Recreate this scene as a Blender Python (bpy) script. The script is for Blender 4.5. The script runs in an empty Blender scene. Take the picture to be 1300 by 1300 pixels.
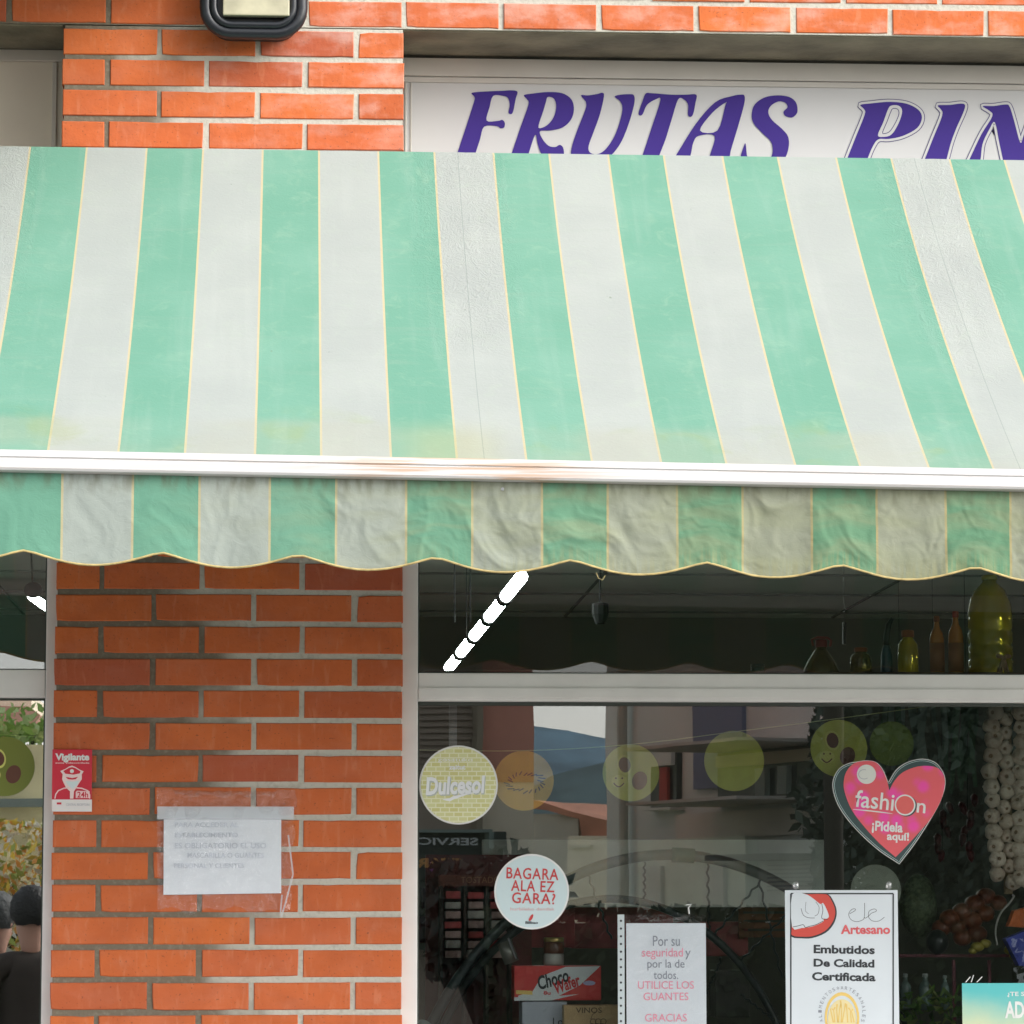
import bpy, bmesh, math, random
from mathutils import Vector, Matrix, noise as NZ
random.seed(7)
C = bpy.context.scene.collection
S = bpy.context.scene
rad = math.radians

# ------------------------------------------------------------------ camera
CX, CD, CZ = 0.59046, 8.92518, 1.6
PITCH, YAW, ROLL, FPX = 0.1125136, 0.0612753, -0.000994, 4542.73
Fv = Vector((math.sin(YAW)*math.cos(PITCH), math.cos(YAW)*math.cos(PITCH), math.sin(PITCH)))
R0 = Vector((math.cos(YAW), -math.sin(YAW), 0)); U0 = R0.cross(Fv)
Rv = R0*math.cos(ROLL)+U0*math.sin(ROLL); Uv = -R0*math.sin(ROLL)+U0*math.cos(ROLL)
CAM = Vector((CX, -CD, CZ))
cam = bpy.data.cameras.new('camera'); co = bpy.data.objects.new('camera', cam); C.objects.link(co)
cam.sensor_width = 36; cam.sensor_height = 36; cam.lens = FPX/1300*36; cam.clip_start = .1; cam.clip_end = 5000
M3 = Matrix((Rv, Uv, -Fv)).transposed()
co.matrix_world = Matrix.Translation(CAM) @ M3.to_4x4()
S.camera = co

# ------------------------------------------------------------------ world, sun, exposure
SUN_EL, SUN_AZ = 33, 52          # azimuth measured from the facade normal towards +x
W = bpy.data.worlds.new('World'); S.world = W; W.use_nodes = True
nt = W.node_tree; bg = nt.nodes['Background']
sky = nt.nodes.new('ShaderNodeTexSky'); sky.sky_type = 'NISHITA'; sky.sun_disc = False
sdir = Vector((math.sin(rad(SUN_AZ))*math.cos(rad(SUN_EL)), -math.cos(rad(SUN_AZ))*math.cos(rad(SUN_EL)), math.sin(rad(SUN_EL))))
sky.sun_elevation = rad(SUN_EL); sky.sun_rotation = math.atan2(sdir.x, sdir.y)
sky.dust_density = 2; sky.air_density = 1.0; sky.ozone_density = 1.0
hs = nt.nodes.new('ShaderNodeHueSaturation'); hs.inputs['Saturation'].default_value = .26
nt.links.new(sky.outputs[0], hs.inputs['Color']); nt.links.new(hs.outputs[0], bg.inputs[0])
bg.inputs[1].default_value = .15
sun = bpy.data.lights.new('sun', 'SUN'); sun.energy = .8; sun.angle = rad(40); sun.color = (1, .95, .87)
so = bpy.data.objects.new('sun', sun); C.objects.link(so)
so.rotation_euler = sdir.to_track_quat('Z', 'Y').to_euler()
vs = S.view_settings
S.display_settings.display_device = 'sRGB'
vs.view_transform = 'Standard'; vs.look = 'None'; vs.gamma = 1; vs.use_curve_mapping = False
vs.exposure = 1.3
S.render.engine = 'CYCLES'

# ------------------------------------------------------------------ helpers
YG = .085                         # plane of the glass
def ray(px, py): return Fv + Rv*((px-650)/FPX) - Uv*((py-650)/FPX)
def unp(px, py, y=0.0):
    d = ray(px, py); return CAM + d*((y+CD)/d.y)
def mir(p): return Vector((p[0], 2*YG-p[1], p[2]))
def M(px, py, yv): return mir(unp(px, py, yv))

def tag(o, label=None, cat=None, group=None, kind=None):
    if label: o['label'] = label
    if cat: o['category'] = cat
    if group: o['group'] = group
    if kind: o['kind'] = kind
    return o
def thing(name, loc, label, cat, group=None):
    o = bpy.data.objects.new(name, None); C.objects.link(o); o.location = loc; o.empty_display_size = .05
    return tag(o, label, cat, group)
def rootloc(p):
    v = Vector((0, 0, 0))
    while p is not None: v += p.location; p = p.parent
    return v
def link(name, me, mat=None, parent=None, smooth=False):
    if mat is not None:
        me.materials.clear()
        for m in (mat if isinstance(mat, (list, tuple)) else [mat]): me.materials.append(m)
    o = bpy.data.objects.new(name, me); C.objects.link(o)
    if parent is not None:
        me.transform(Matrix.Translation(-rootloc(parent))); o.parent = parent
    if smooth:
        for p in me.polygons: p.use_smooth = True
    return o
def recentre(o):
    """move the origin of a top-level mesh object to its base"""
    me = o.data; xs = [v.co for v in me.vertices]
    c = Vector(((min(v.x for v in xs)+max(v.x for v in xs))/2, (min(v.y for v in xs)+max(v.y for v in xs))/2, min(v.z for v in xs)))
    me.transform(Matrix.Translation(-c)); o.location = c; return o

class MB:
    def __init__(s): s.bm = bmesh.new()
    def box(s, x0, x1, y0, y1, z0, z1, bev=0):
        v = [s.bm.verts.new(c) for c in ((x0,y0,z0),(x1,y0,z0),(x1,y1,z0),(x0,y1,z0),(x0,y0,z1),(x1,y0,z1),(x1,y1,z1),(x0,y1,z1))]
        fs = [s.bm.faces.new([v[i] for i in f]) for f in ((0,3,2,1),(4,5,6,7),(0,1,5,4),(1,2,6,5),(2,3,7,6),(3,0,4,7))]
        if bev:
            es = {e for f in fs for e in f.edges}
            bmesh.ops.bevel(s.bm, geom=list(es), offset=bev, segments=2, affect='EDGES', profile=.6)
        return s
    def hexa(s, p):
        v = [s.bm.verts.new(c) for c in p]
        for f in ((0,3,2,1),(4,5,6,7),(0,1,5,4),(1,2,6,5),(2,3,7,6),(3,0,4,7)): s.bm.faces.new([v[i] for i in f])
        return s
    def tube(s, pts, r, n=8, caps=True, closed=False):
        pts = [Vector(p) for p in pts]; N = len(pts); rings = []
        rr = r if isinstance(r, (list, tuple)) else [r]*N
        up = None
        for i, p in enumerate(pts):
            a = pts[(i-1) % N] if (i > 0 or closed) else p
            b = pts[(i+1) % N] if (i < N-1 or closed) else p
            t = (b-a).normalized()
            if up is None: up = t.orthogonal().normalized()
            up = (up - t*up.dot(t));
            up = up.normalized() if up.length > 1e-6 else t.orthogonal().normalized()
            w = t.cross(up)
            rings.append([s.bm.verts.new(p + (up*math.cos(2*math.pi*k/n)+w*math.sin(2*math.pi*k/n))*rr[i]) for k in range(n)])
        for i in range(N if closed else N-1):
            A, B = rings[i], rings[(i+1) % N]
            for k in range(n): s.bm.faces.new((A[k], A[(k+1) % n], B[(k+1) % n], B[k]))
        if caps and not closed:
            s.bm.faces.new(rings[0][::-1]); s.bm.faces.new(rings[-1])
        return s
    def lathe(s, prof, c=(0,0,0), n=14, ax='z', sx=1, sy=1):
        rings = []
        for r, h in prof:
            ring = []
            for k in range(n):
                a = 2*math.pi*k/n; q = (r*math.cos(a)*sx, r*math.sin(a)*sy, h)
                if ax == 'y': q = (q[0], -q[2], q[1])
                ring.append(s.bm.verts.new((c[0]+q[0], c[1]+q[1], c[2]+q[2])))
            rings.append(ring)
        for A, B in zip(rings, rings[1:]):
            for k in range(n): s.bm.faces.new((A[k], A[(k+1) % n], B[(k+1) % n], B[k]))
        s.bm.faces.new(rings[0][::-1]); s.bm.faces.new(rings[-1]); return s
    def ell(s, c, rx, ry, rz, n=10, m=7):
        s.lathe([(max(.001, math.sin(math.pi*j/m)), -math.cos(math.pi*j/m)*rz) for j in range(m+1)], c, n, 'z', rx, ry); return s
    def poly(s, pts, th=0, dirn=(0,1,0)):
        v = [s.bm.verts.new(p) for p in pts]; f = s.bm.faces.new(v)
        if th:
            r = bmesh.ops.extrude_face_region(s.bm, geom=[f])
            bmesh.ops.translate(s.bm, vec=Vector(dirn)*th, verts=[g for g in r['geom'] if isinstance(g, bmesh.types.BMVert)])
        return s
    def ribbon(s, pts, w):
        """flat stroke in the x-z plane"""
        pts = [Vector(p) for p in pts]; L = []; Rr = []
        for i, p in enumerate(pts):
            t = (pts[min(i+1, len(pts)-1)]-pts[max(i-1, 0)]).normalized(); nn = Vector((-t.z, 0, t.x))
            ww = w[i] if isinstance(w, (list, tuple)) else w
            L.append(s.bm.verts.new(p+nn*ww/2)); Rr.append(s.bm.verts.new(p-nn*ww/2))
        for i in range(len(pts)-1): s.bm.faces.new((L[i], Rr[i], Rr[i+1], L[i+1]))
        return s
    def done(s, name, mat, parent=None, smooth=False):
        bmesh.ops.recalc_face_normals(s.bm, faces=s.bm.faces[:])
        me = bpy.data.meshes.new(name); s.bm.to_mesh(me); s.bm.free()
        return link(name, me, mat, parent, smooth)

def catmull(P, closed=True, k=4):
    out = []; N = len(P); P = [Vector(p) for p in P]
    for i in range(N if closed else N-1):
        if closed: a, b, c, d = P[i-1], P[i], P[(i+1) % N], P[(i+2) % N]
        else: a, b, c, d = P[max(i-1, 0)], P[i], P[i+1], P[min(i+2, N-1)]
        for j in range(k):
            t = j/k
            out.append(.5*((2*b)+(c-a)*t+(2*a-5*b+4*c-d)*t*t+(3*b-a-3*c+d)*t*t*t))
    if not closed: out.append(P[-1])
    return out
def filled(loops, y, name, mat, parent):
    """flat print: loops of world points (x,z), filled with holes"""
    cu = bpy.data.curves.new(name, 'CURVE'); cu.dimensions = '2D'; cu.fill_mode = 'BOTH'
    for L in loops:
        sp = cu.splines.new('POLY'); sp.points.add(len(L)-1); sp.use_cyclic_u = True
        for i, q in enumerate(L): sp.points[i].co = (q[0], q[1], 0, 1)
    o = bpy.data.objects.new('t', cu); me = bpy.data.meshes.new_from_object(o)
    bpy.data.objects.remove(o); bpy.data.curves.remove(cu)
    me.transform(Matrix.Translation((0, y, 0)) @ Matrix.Rotation(math.pi/2, 4, 'X')); me.name = name
    return link(name, me, mat, parent)
def pxloop(P, ox, oy, sc, y, smooth=True, k=4):
    Q = [Vector((ox+a/sc, oy+b/sc)) for a, b in P]
    if smooth: Q = catmull(Q, True, k)
    r = []
    for q in Q:
        w = unp(q.x, q.y, y); r.append((w.x, w.z))
    return r
def offset_loop(L, d):
    N = len(L); A = sum(L[i][0]*L[(i+1) % N][1]-L[(i+1) % N][0]*L[i][1] for i in range(N)); sg = 1 if A > 0 else -1
    out = []
    for i in range(N):
        a, b = Vector(L[i-1]), Vector(L[(i+1) % N]); t = (b-a)
        if t.length < 1e-9: out.append(L[i]); continue
        t.normalize(); out.append((L[i][0]+t.y*d*sg, L[i][1]-t.x*d*sg))
    return out
def text(body, box, y, mat, parent, name='lettering', bold=0.0, shear=0.0, rot=0.0, mirror=False, spacing=1.0):
    """flat lettering filling the px box (x0,y0,x1,y1) on the plane y"""
    cu = bpy.data.curves.new(name, 'FONT'); cu.body = body; cu.size = 1; cu.offset = bold; cu.shear = shear; cu.resolution_u = 3
    cu.space_character = spacing
    o = bpy.data.objects.new('t', cu); me = bpy.data.meshes.new_from_object(o)
    bpy.data.objects.remove(o); bpy.data.curves.remove(cu)
    xs = [v.co.x for v in me.vertices]; ys = [v.co.y for v in me.vertices]
    w, h = max(xs)-min(xs), max(ys)-min(ys); cx, cy = (max(xs)+min(xs))/2, (max(ys)+min(ys))/2
    a, b = unp(box[0], box[3], y), unp(box[2], box[1], y)
    if mirror: a, b = mirror
    T = Matrix.Translation(((a.x+b.x)/2, y if not mirror else a.y, (a.z+b.z)/2)) @ Matrix.Rotation(rad(rot), 4, 'Y') @ Matrix.Rotation(math.pi/2, 4, 'X') \
        @ Matrix.Diagonal(((b.x-a.x)/w * (-1 if mirror else 1), (b.z-a.z)/h, 1, 1)) @ Matrix.Translation((-cx, -cy, 0))
    me.transform(T); me.name = name
    return link(name, me, mat, parent)

# ------------------------------------------------------------------ materials
MATS = {}
def mat(name, col=(.5,.5,.5), rough=.6, metal=0, noise=0, nscale=20, bump=0, bscale=60, spec=.5, emit=None, estr=0, alpha=None, trans=0):
    if name in MATS: return MATS[name]
    m = bpy.data.materials.new(name); m.use_nodes = True; n = m.node_tree.nodes; l = m.node_tree.links; b = n['Principled BSDF']
    b.inputs['Base Color'].default_value = (*col, 1); b.inputs['Roughness'].default_value = rough; b.inputs['Metallic'].default_value = metal
    b.inputs['Specular IOR Level'].default_value = spec
    if trans: b.inputs['Transmission Weight'].default_value = trans
    if alpha is not None: b.inputs['Alpha'].default_value = alpha
    if emit: b.inputs['Emission Color'].default_value = (*emit, 1); b.inputs['Emission Strength'].default_value = estr
    if noise or bump:
        tc = n.new('ShaderNodeTexCoord')
    if noise:
        t = n.new('ShaderNodeTexNoise'); t.inputs['Scale'].default_value = nscale; t.inputs['Detail'].default_value = 6
        l.new(tc.outputs['Object'], t.inputs['Vector'])
        mx = n.new('ShaderNodeMix'); mx.data_type = 'RGBA'
        mx.inputs['A'].default_value = (*[c*(1-noise) for c in col], 1); mx.inputs['B'].default_value = (*[min(1, c*(1+noise)) for c in col], 1)
        mr = n.new('ShaderNodeMapRange'); mr.inputs[1].default_value = .3; mr.inputs[2].default_value = .7
        l.new(t.outputs[0], mr.inputs[0]); l.new(mr.outputs[0], mx.inputs['Factor']); l.new(mx.outputs['Result'], b.inputs['Base Color'])
    if bump:
        t2 = n.new('ShaderNodeTexNoise'); t2.inputs['Scale'].default_value = bscale; t2.inputs['Detail'].default_value = 5
        l.new(tc.outputs['Object'], t2.inputs['Vector'])
        bp = n.new('ShaderNodeBump'); bp.inputs['Strength'].default_value = bump; bp.inputs['Distance'].default_value = .01
        l.new(t2.outputs[0], bp.inputs['Height']); l.new(bp.outputs[0], b.inputs['Normal'])
    MATS[name] = m; return m
def nodes(m): return m.node_tree.nodes, m.node_tree.links
def mixrgb(n, l, fac, a, b, blend='MIX'):
    x = n.new('ShaderNodeMix'); x.data_type = 'RGBA'; x.blend_type = blend
    for sock, v in (('Factor', fac), ('A', a), ('B', b)):
        if isinstance(v, (int, float)): x.inputs[sock].default_value = v
        elif isinstance(v, tuple): x.inputs[sock].default_value = (*v, 1)
        else: l.new(v, x.inputs[sock])
    return x.outputs['Result']
def math_(n, l, op, a, b=0.0, c=None, clamp=False):
    x = n.new('ShaderNodeMath'); x.operation = op; x.use_clamp = clamp
    for i, v in enumerate((a, b, c)):
        if v is None: continue
        if isinstance(v, (int, float)): x.inputs[i].default_value = v
        else: l.new(v, x.inputs[i])
    return x.outputs[0]
def rng(n, l, v, a, b, c=0, d=1, smooth=True):
    x = n.new('ShaderNodeMapRange'); x.interpolation_type = 'SMOOTHSTEP' if smooth else 'LINEAR'
    for i, q in enumerate((a, b, c, d)): x.inputs[i+1].default_value = q
    l.new(v, x.inputs[0]); return x.outputs[0]
def noise_(n, l, vec, scale, detail=5, dist=0, rough=.5):
    t = n.new('ShaderNodeTexNoise'); t.inputs['Scale'].default_value = scale; t.inputs['Detail'].default_value = detail
    t.inputs['Distortion'].default_value = dist; t.inputs['Roughness'].default_value = rough
    l.new(vec, t.inputs['Vector']); return t.outputs[0]
def vscale(n, l, vec, s):
    x = n.new('ShaderNodeVectorMath'); x.operation = 'MULTIPLY'; l.new(vec, x.inputs[0]); x.inputs[1].default_value = s; return x.outputs[0]

def brick_material():
    m = bpy.data.materials.new('brick clay'); m.use_nodes = True; n, l = nodes(m); b = n['Principled BSDF']
    oi = n.new('ShaderNodeObjectInfo'); g = n.new('ShaderNodeNewGeometry'); tc = n.new('ShaderNodeTexCoord')
    cr = n.new('ShaderNodeValToRGB'); e = cr.color_ramp; e.elements[0].color = (.52,.12,.035,1); e.elements[1].color = (.62,.155,.042,1)
    for p, c in ((.06,(.42,.10,.05,1)), (.12,(.56,.135,.045,1)), (.45,(.58,.14,.042,1)), (.62,(.56,.135,.05,1)), (.8,(.61,.15,.045,1))):
        k = e.elements.new(p); k.color = c
    l.new(oi.outputs['Random'], cr.inputs[0])
    n1 = noise_(n, l, g.outputs['Position'], 9, 4, .4)
    c1 = mixrgb(n, l, rng(n, l, n1, .35, .7, 0, .45), cr.outputs[0], (.40,.095,.035))
    st = noise_(n, l, vscale(n, l, g.outputs['Position'], (60, 1, 14)), 1.0, 5, .6)
    c1 = mixrgb(n, l, rng(n, l, st, .52, .75, 0, .35), c1, (.62,.24,.13))
    sp = noise_(n, l, g.outputs['Position'], 160, 2)
    c1 = mixrgb(n, l, rng(n, l, sp, .63, .75, 0, .6), c1, (.16,.05,.03))
    # lime bloom on the weather side
    sx = n.new('ShaderNodeSeparateXYZ'); l.new(g.outputs['Position'], sx.inputs[0])
    top = math_(n, l, 'MULTIPLY', rng(n, l, sx.outputs[2], 3.35, 3.75), rng(n, l, sx.outputs[0], .2, .75))
    bl = noise_(n, l, vscale(n, l, g.outputs['Position'], (9, 1, 16)), 1.0, 7, .15, .6)
    f = math_(n, l, 'MULTIPLY', rng(n, l, bl, .42, .72), math_(n, l, 'ADD', math_(n, l, 'MULTIPLY', top, .28), .04), clamp=True)
    c1 = mixrgb(n, l, f, c1, (.74,.62,.56))
    l.new(c1, b.inputs['Base Color']); b.inputs['Roughness'].default_value = .8; b.inputs['Specular IOR Level'].default_value = .2
    bp = n.new('ShaderNodeBump'); bp.inputs['Strength'].default_value = .35; bp.inputs['Distance'].default_value = .004
    l.new(noise_(n, l, g.outputs['Position'], 70, 6), bp.inputs['Height']); l.new(bp.outputs[0], b.inputs['Normal'])
    return m
def mortar_material():
    m = bpy.data.materials.new('mortar'); m.use_nodes = True; n, l = nodes(m); b = n['Principled BSDF']
    g = n.new('ShaderNodeNewGeometry'); sx = n.new('ShaderNodeSeparateXYZ'); l.new(g.outputs['Position'], sx.inputs[0])
    nn = noise_(n, l, g.outputs['Position'], 6, 5)
    q = math_(n, l, 'ADD', sx.outputs[0], math_(n, l, 'MULTIPLY', math_(n, l, 'SUBTRACT', nn, .5), .5))
    q = math_(n, l, 'SUBTRACT', q, math_(n, l, 'MULTIPLY', math_(n, l, 'SUBTRACT', 2.3, sx.outputs[2]), .10))
    soot = rng(n, l, q, .30, .48)                       # old sooty pointing on the left, newer grey pointing on the right
    c1 = mixrgb(n, l, soot, (.17,.14,.10), (.52,.50,.43))
    c1 = mixrgb(n, l, rng(n, l, noise_(n, l, g.outputs['Position'], 90, 6), .45, .8, 0, .5), c1, (.30,.27,.21))
    l.new(c1, b.inputs['Base Color']); b.inputs['Roughness'].default_value = .95
    bp = n.new('ShaderNodeBump'); bp.inputs['Strength'].default_value = .4; bp.inputs['Distance'].default_value = .005
    l.new(noise_(n, l, g.outputs['Position'], 120, 6), bp.inputs['Height']); l.new(bp.outputs[0], b.inputs['Normal'])
    return m
X0S, PER = .0705, .2887          # a green/white boundary and the stripe period
def awning_material(valance=False):
    m = bpy.data.materials.new('valance cloth' if valance else 'awning cloth'); m.use_nodes = True; n, l = nodes(m); b = n['Principled BSDF']
    uv = n.new('ShaderNodeUVMap'); uv.uv_map = 'cloth'; s = n.new('ShaderNodeSeparateXYZ'); l.new(uv.outputs[0], s.inputs[0])
    u, v = s.outputs[0], s.outputs[1]
    if valance: u = math_(n, l, 'SUBTRACT', u, .032)                   # u metres along the wall, v 0 top .. 1 front
    comb = n.new('ShaderNodeCombineXYZ'); l.new(u, comb.inputs[0]); l.new(math_(n, l, 'MULTIPLY', v, .2 if valance else 1.6), comb.inputs[1])
    P = comb.outputs[0]
    ph = math_(n, l, 'FRACT', math_(n, l, 'DIVIDE', math_(n, l, 'SUBTRACT', u, X0S-PER*20), PER))   # 0..0.513 white, then green
    g = math_(n, l, 'GREATER_THAN', ph, .513)
    green = mixrgb(n, l, rng(n, l, noise_(n, l, P, 3, 3), .35, .7), (.138,.32,.235), (.168,.35,.265))
    white = mixrgb(n, l, rng(n, l, noise_(n, l, P, 4, 3), .35, .7), (.35,.38,.36), (.38,.41,.385))
    c = mixrgb(n, l, g, white, green)
    d1 = math_(n, l, 'ABSOLUTE', math_(n, l, 'SUBTRACT', ph, .513)); d0 = math_(n, l, 'MINIMUM', ph, math_(n, l, 'SUBTRACT', 1, ph))
    line = math_(n, l, 'LESS_THAN', math_(n, l, 'MINIMUM', d0, d1), .0085)
    c = mixrgb(n, l, line, c, (.50,.43,.27))
    # fine weave
    wv = noise_(n, l, vscale(n, l, P, (1400, 60, 1)), 1, 2); wv2 = noise_(n, l, vscale(n, l, P, (60, 1400, 1)), 1, 2)
    weave = math_(n, l, 'ADD', wv, wv2)
    c = mixrgb(n, l, rng(n, l, weave, .7, 1.3, 0, .10), c, (.45,.55,.5), 'MULTIPLY')
    if not valance:
        wob = noise_(n, l, P, 2.2, 5, .3); vv = math_(n, l, 'ADD', v, math_(n, l, 'MULTIPLY', math_(n, l, 'SUBTRACT', wob, .5), .06))
        band = math_(n, l, 'MULTIPLY', rng(n, l, vv, .855, .895), rng(n, l, noise_(n, l, P, 2.6, 3), .3, .6))
        c = mixrgb(n, l, math_(n, l, 'MULTIPLY', band, .34), c, (.36,.36,.27))
        spot = math_(n, l, 'MULTIPLY', rng(n, l, vv, .80, .90), rng(n, l, noise_(n, l, P, 5.5, 4, .5), .55, .70))
        c = mixrgb(n, l, math_(n, l, 'MULTIPLY', spot, .32), c, (.27,.33,.13))
        yl = math_(n, l, 'MULTIPLY', rng(n, l, math_(n, l, 'ABSOLUTE', math_(n, l, 'SUBTRACT', u, .93)), .16, .03), rng(n, l, vv, .84, .93))
        c = mixrgb(n, l, math_(n, l, 'MULTIPLY', yl, .42), c, (.36,.36,.19))
        dk = math_(n, l, 'MULTIPLY', rng(n, l, noise_(n, l, P, 38, 3), .74, .79), .7)
        c = mixrgb(n, l, dk, c, (.14,.20,.12))
        su = math_(n, l, 'ABSOLUTE', math_(n, l, 'SUBTRACT', math_(n, l, 'MODULO', math_(n, l, 'ADD', u, 1.1548*5+.5774-.995), 1.1548), .5774))
        seam = math_(n, l, 'LESS_THAN', su, .0011)
        c = mixrgb(n, l, math_(n, l, 'MULTIPLY', seam, .35), c, (.15,.2,.17))
        stk = math_(n, l, 'MULTIPLY', rng(n, l, noise_(n, l, vscale(n, l, P, (26, 1.6, 1)), 1, 5, .3), .5, .75), .08)
        c = mixrgb(n, l, stk, c, (.52,.56,.52))
        stk2 = math_(n, l, 'MULTIPLY', rng(n, l, noise_(n, l, vscale(n, l, P, (3, 30, 1)), 1, 4, .6), .52, .75), .12)
        c = mixrgb(n, l, stk2, c, (.28,.34,.28))
        mott = math_(n, l, 'MULTIPLY', rng(n, l, noise_(n, l, P, 14, 8, 1.0, .7), .5, .75), .16)
        c = mixrgb(n, l, mott, c, (.42,.52,.38))
    else:
        c = mixrgb(n, l, 1.0, c, (.90,.93,.89), 'MULTIPLY'); c = mixrgb(n, l, rng(n, l, u, .1, 1.7), c, (.80,.76,.62), 'MULTIPLY')
        dirt = math_(n, l, 'MULTIPLY', rng(n, l, u, .0, 1.1), rng(n, l, noise_(n, l, vscale(n, l, P, (6, 22, 1)), 1, 6, .4), .35, .75))
        c = mixrgb(n, l, math_(n, l, 'MULTIPLY', dirt, .52), c, (.24,.26,.15))
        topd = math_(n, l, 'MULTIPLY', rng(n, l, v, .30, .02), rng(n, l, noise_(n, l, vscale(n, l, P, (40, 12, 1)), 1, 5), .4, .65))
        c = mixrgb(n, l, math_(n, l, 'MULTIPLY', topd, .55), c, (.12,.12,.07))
        lo = math_(n, l, 'MULTIPLY', rng(n, l, v, .72, .98), rng(n, l, noise_(n, l, vscale(n, l, P, (150, 4, 1)), 1, 3), .4, .65))
        lo = math_(n, l, 'MULTIPLY', lo, rng(n, l, u, .5, 1.6))
        c = mixrgb(n, l, math_(n, l, 'MULTIPLY', lo, .5), c, (.28,.27,.13))
    l.new(c, b.inputs['Base Color']); b.inputs['Roughness'].default_value = .75; b.inputs['Specular IOR Level'].default_value = .25
    bp = n.new('ShaderNodeBump'); bp.inputs['Strength'].default_value = .35; bp.inputs['Distance'].default_value = .004
    h = math_(n, l, 'ADD', math_(n, l, 'MULTIPLY', noise_(n, l, P, 55, 5, 2.0), .5), math_(n, l, 'MULTIPLY', weave, .12))
    if not valance:
        near = math_(n, l, 'MULTIPLY', rng(n, l, su, .16, .03), rng(n, l, math_(n, l, 'ADD', v, math_(n, l, 'MULTIPLY', noise_(n, l, P, 5, 3), .5)), 1.0, .5))
        crk = noise_(n, l, vscale(n, l, P, (34, 20, 1)), 1.0, 6, 2.5, .6)
        h = math_(n, l, 'ADD', h, math_(n, l, 'MULTIPLY', math_(n, l, 'ABSOLUTE', math_(n, l, 'SUBTRACT', crk, .5)), math_(n, l, 'MULTIPLY', near, 11.0)))
    l.new(h, bp.inputs['Height']); l.new(bp.outputs[0], b.inputs['Normal'])
    tr = n.new('ShaderNodeBsdfTranslucent'); l.new(c, tr.inputs[0]); mx = n.new('ShaderNodeMixShader'); mx.inputs[0].default_value = .04
    l.new(b.outputs[0], mx.inputs[1]); l.new(tr.outputs[0], mx.inputs[2]); l.new(mx.outputs[0], n['Material Output'].inputs[0])
    return m
def glass_material(name, fac, tint=(.97,.99,.98)):
    m = bpy.data.materials.new(name); m.use_nodes = True; n, l = nodes(m); n.remove(n['Principled BSDF'])
    t = n.new('ShaderNodeBsdfTransparent'); t.inputs[0].default_value = (*tint, 1); g = n.new('ShaderNodeBsdfGlossy'); g.inputs['Roughness'].default_value = .004
    tc = n.new('ShaderNodeTexCoord'); bp = n.new('ShaderNodeBump'); bp.inputs['Strength'].default_value = .02; bp.inputs['Distance'].default_value = .004
    l.new(noise_(n, l, tc.outputs['Object'], 3, 2), bp.inputs['Height']); l.new(bp.outputs[0], g.inputs['Normal'])
    lw = n.new('ShaderNodeFresnel'); lw.inputs[0].default_value = 1.5
    k = math_(n, l, 'ADD', math_(n, l, 'MULTIPLY', lw.outputs[0], 1.0), fac-.04, clamp=True)
    mx = n.new('ShaderNodeMixShader'); l.new(k, mx.inputs[0]); l.new(t.outputs[0], mx.inputs[1]); l.new(g.outputs[0], mx.inputs[2])
    l.new(mx.outputs[0], n['Material Output'].inputs[0]); return m
def film_material(name, fac=.12, bump=.6, scale=40, tint=(.97,.97,.97)):
    m = bpy.data.materials.new(name); m.use_nodes = True; n, l = nodes(m); n.remove(n['Principled BSDF'])
    t = n.new('ShaderNodeBsdfTransparent'); t.inputs[0].default_value = (*tint, 1); g = n.new('ShaderNodeBsdfGlossy'); g.inputs['Roughness'].default_value = .12
    tc = n.new('ShaderNodeTexCoord'); bp = n.new('ShaderNodeBump'); bp.inputs['Strength'].default_value = bump; bp.inputs['Distance'].default_value = .01
    l.new(noise_(n, l, tc.outputs['Object'], scale, 4, 2), bp.inputs['Height']); l.new(bp.outputs[0], g.inputs['Normal'])
    mx = n.new('ShaderNodeMixShader'); mx.inputs[0].default_value = fac; l.new(t.outputs[0], mx.inputs[1]); l.new(g.outputs[0], mx.inputs[2])
    l.new(mx.outputs[0], n['Material Output'].inputs[0]); return m

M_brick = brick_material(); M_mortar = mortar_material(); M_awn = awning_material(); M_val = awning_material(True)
M_glass = glass_material('window glass', .165); M_glassU = glass_material('upper window glass', .045); M_glassL = glass_material('left window glass', .42)  # left lower pane: reflectance raised to brighten its reflections, no real coating
M_frame = mat('white lacquered aluminium', (.80,.785,.755), .38, noise=.05, nscale=9, bump=.05, bscale=30)
M_sign = mat('sign panel white', (.60,.595,.585), .45, noise=.02, nscale=3)
M_signf = mat('sign frame white', (.60,.57,.52), .5, noise=.04, nscale=8)
M_purple = mat('purple vinyl', (.05,.024,.23), .5, spec=.2); M_purple2 = mat('dark purple line vinyl', (.05,.035,.15), .4)
M_bar = mat('white powder coated bar', (.60,.585,.57), .3, noise=.06, nscale=4, bump=.05, bscale=30)
M_conc = mat('stained concrete soffit', (.20,.175,.12), .9, noise=.35, nscale=7, bump=.5, bscale=40)
M_black = mat('black plastic', (.012,.014,.018), .32); M_paper = mat('white paper', (.86,.88,.9), .6, noise=.02, nscale=12)
M_red = mat('red print', (.62,.03,.035), .5); M_white = mat('white print', (.74,.74,.72), .5); M_ink = mat('black print', (.03,.035,.04), .6)
M_pink = mat('pink print', (.80,.12,.28), .5); M_grey = mat('grey print', (.42,.44,.47), .6)
M_tredge = mat('yellow edging tape', (.44,.34,.14), .6, noise=.25, nscale=60)
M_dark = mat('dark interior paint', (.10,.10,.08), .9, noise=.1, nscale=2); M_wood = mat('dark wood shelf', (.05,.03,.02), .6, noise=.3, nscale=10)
M_steel = mat('dull steel', (.35,.36,.37), .35, 1)

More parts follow.
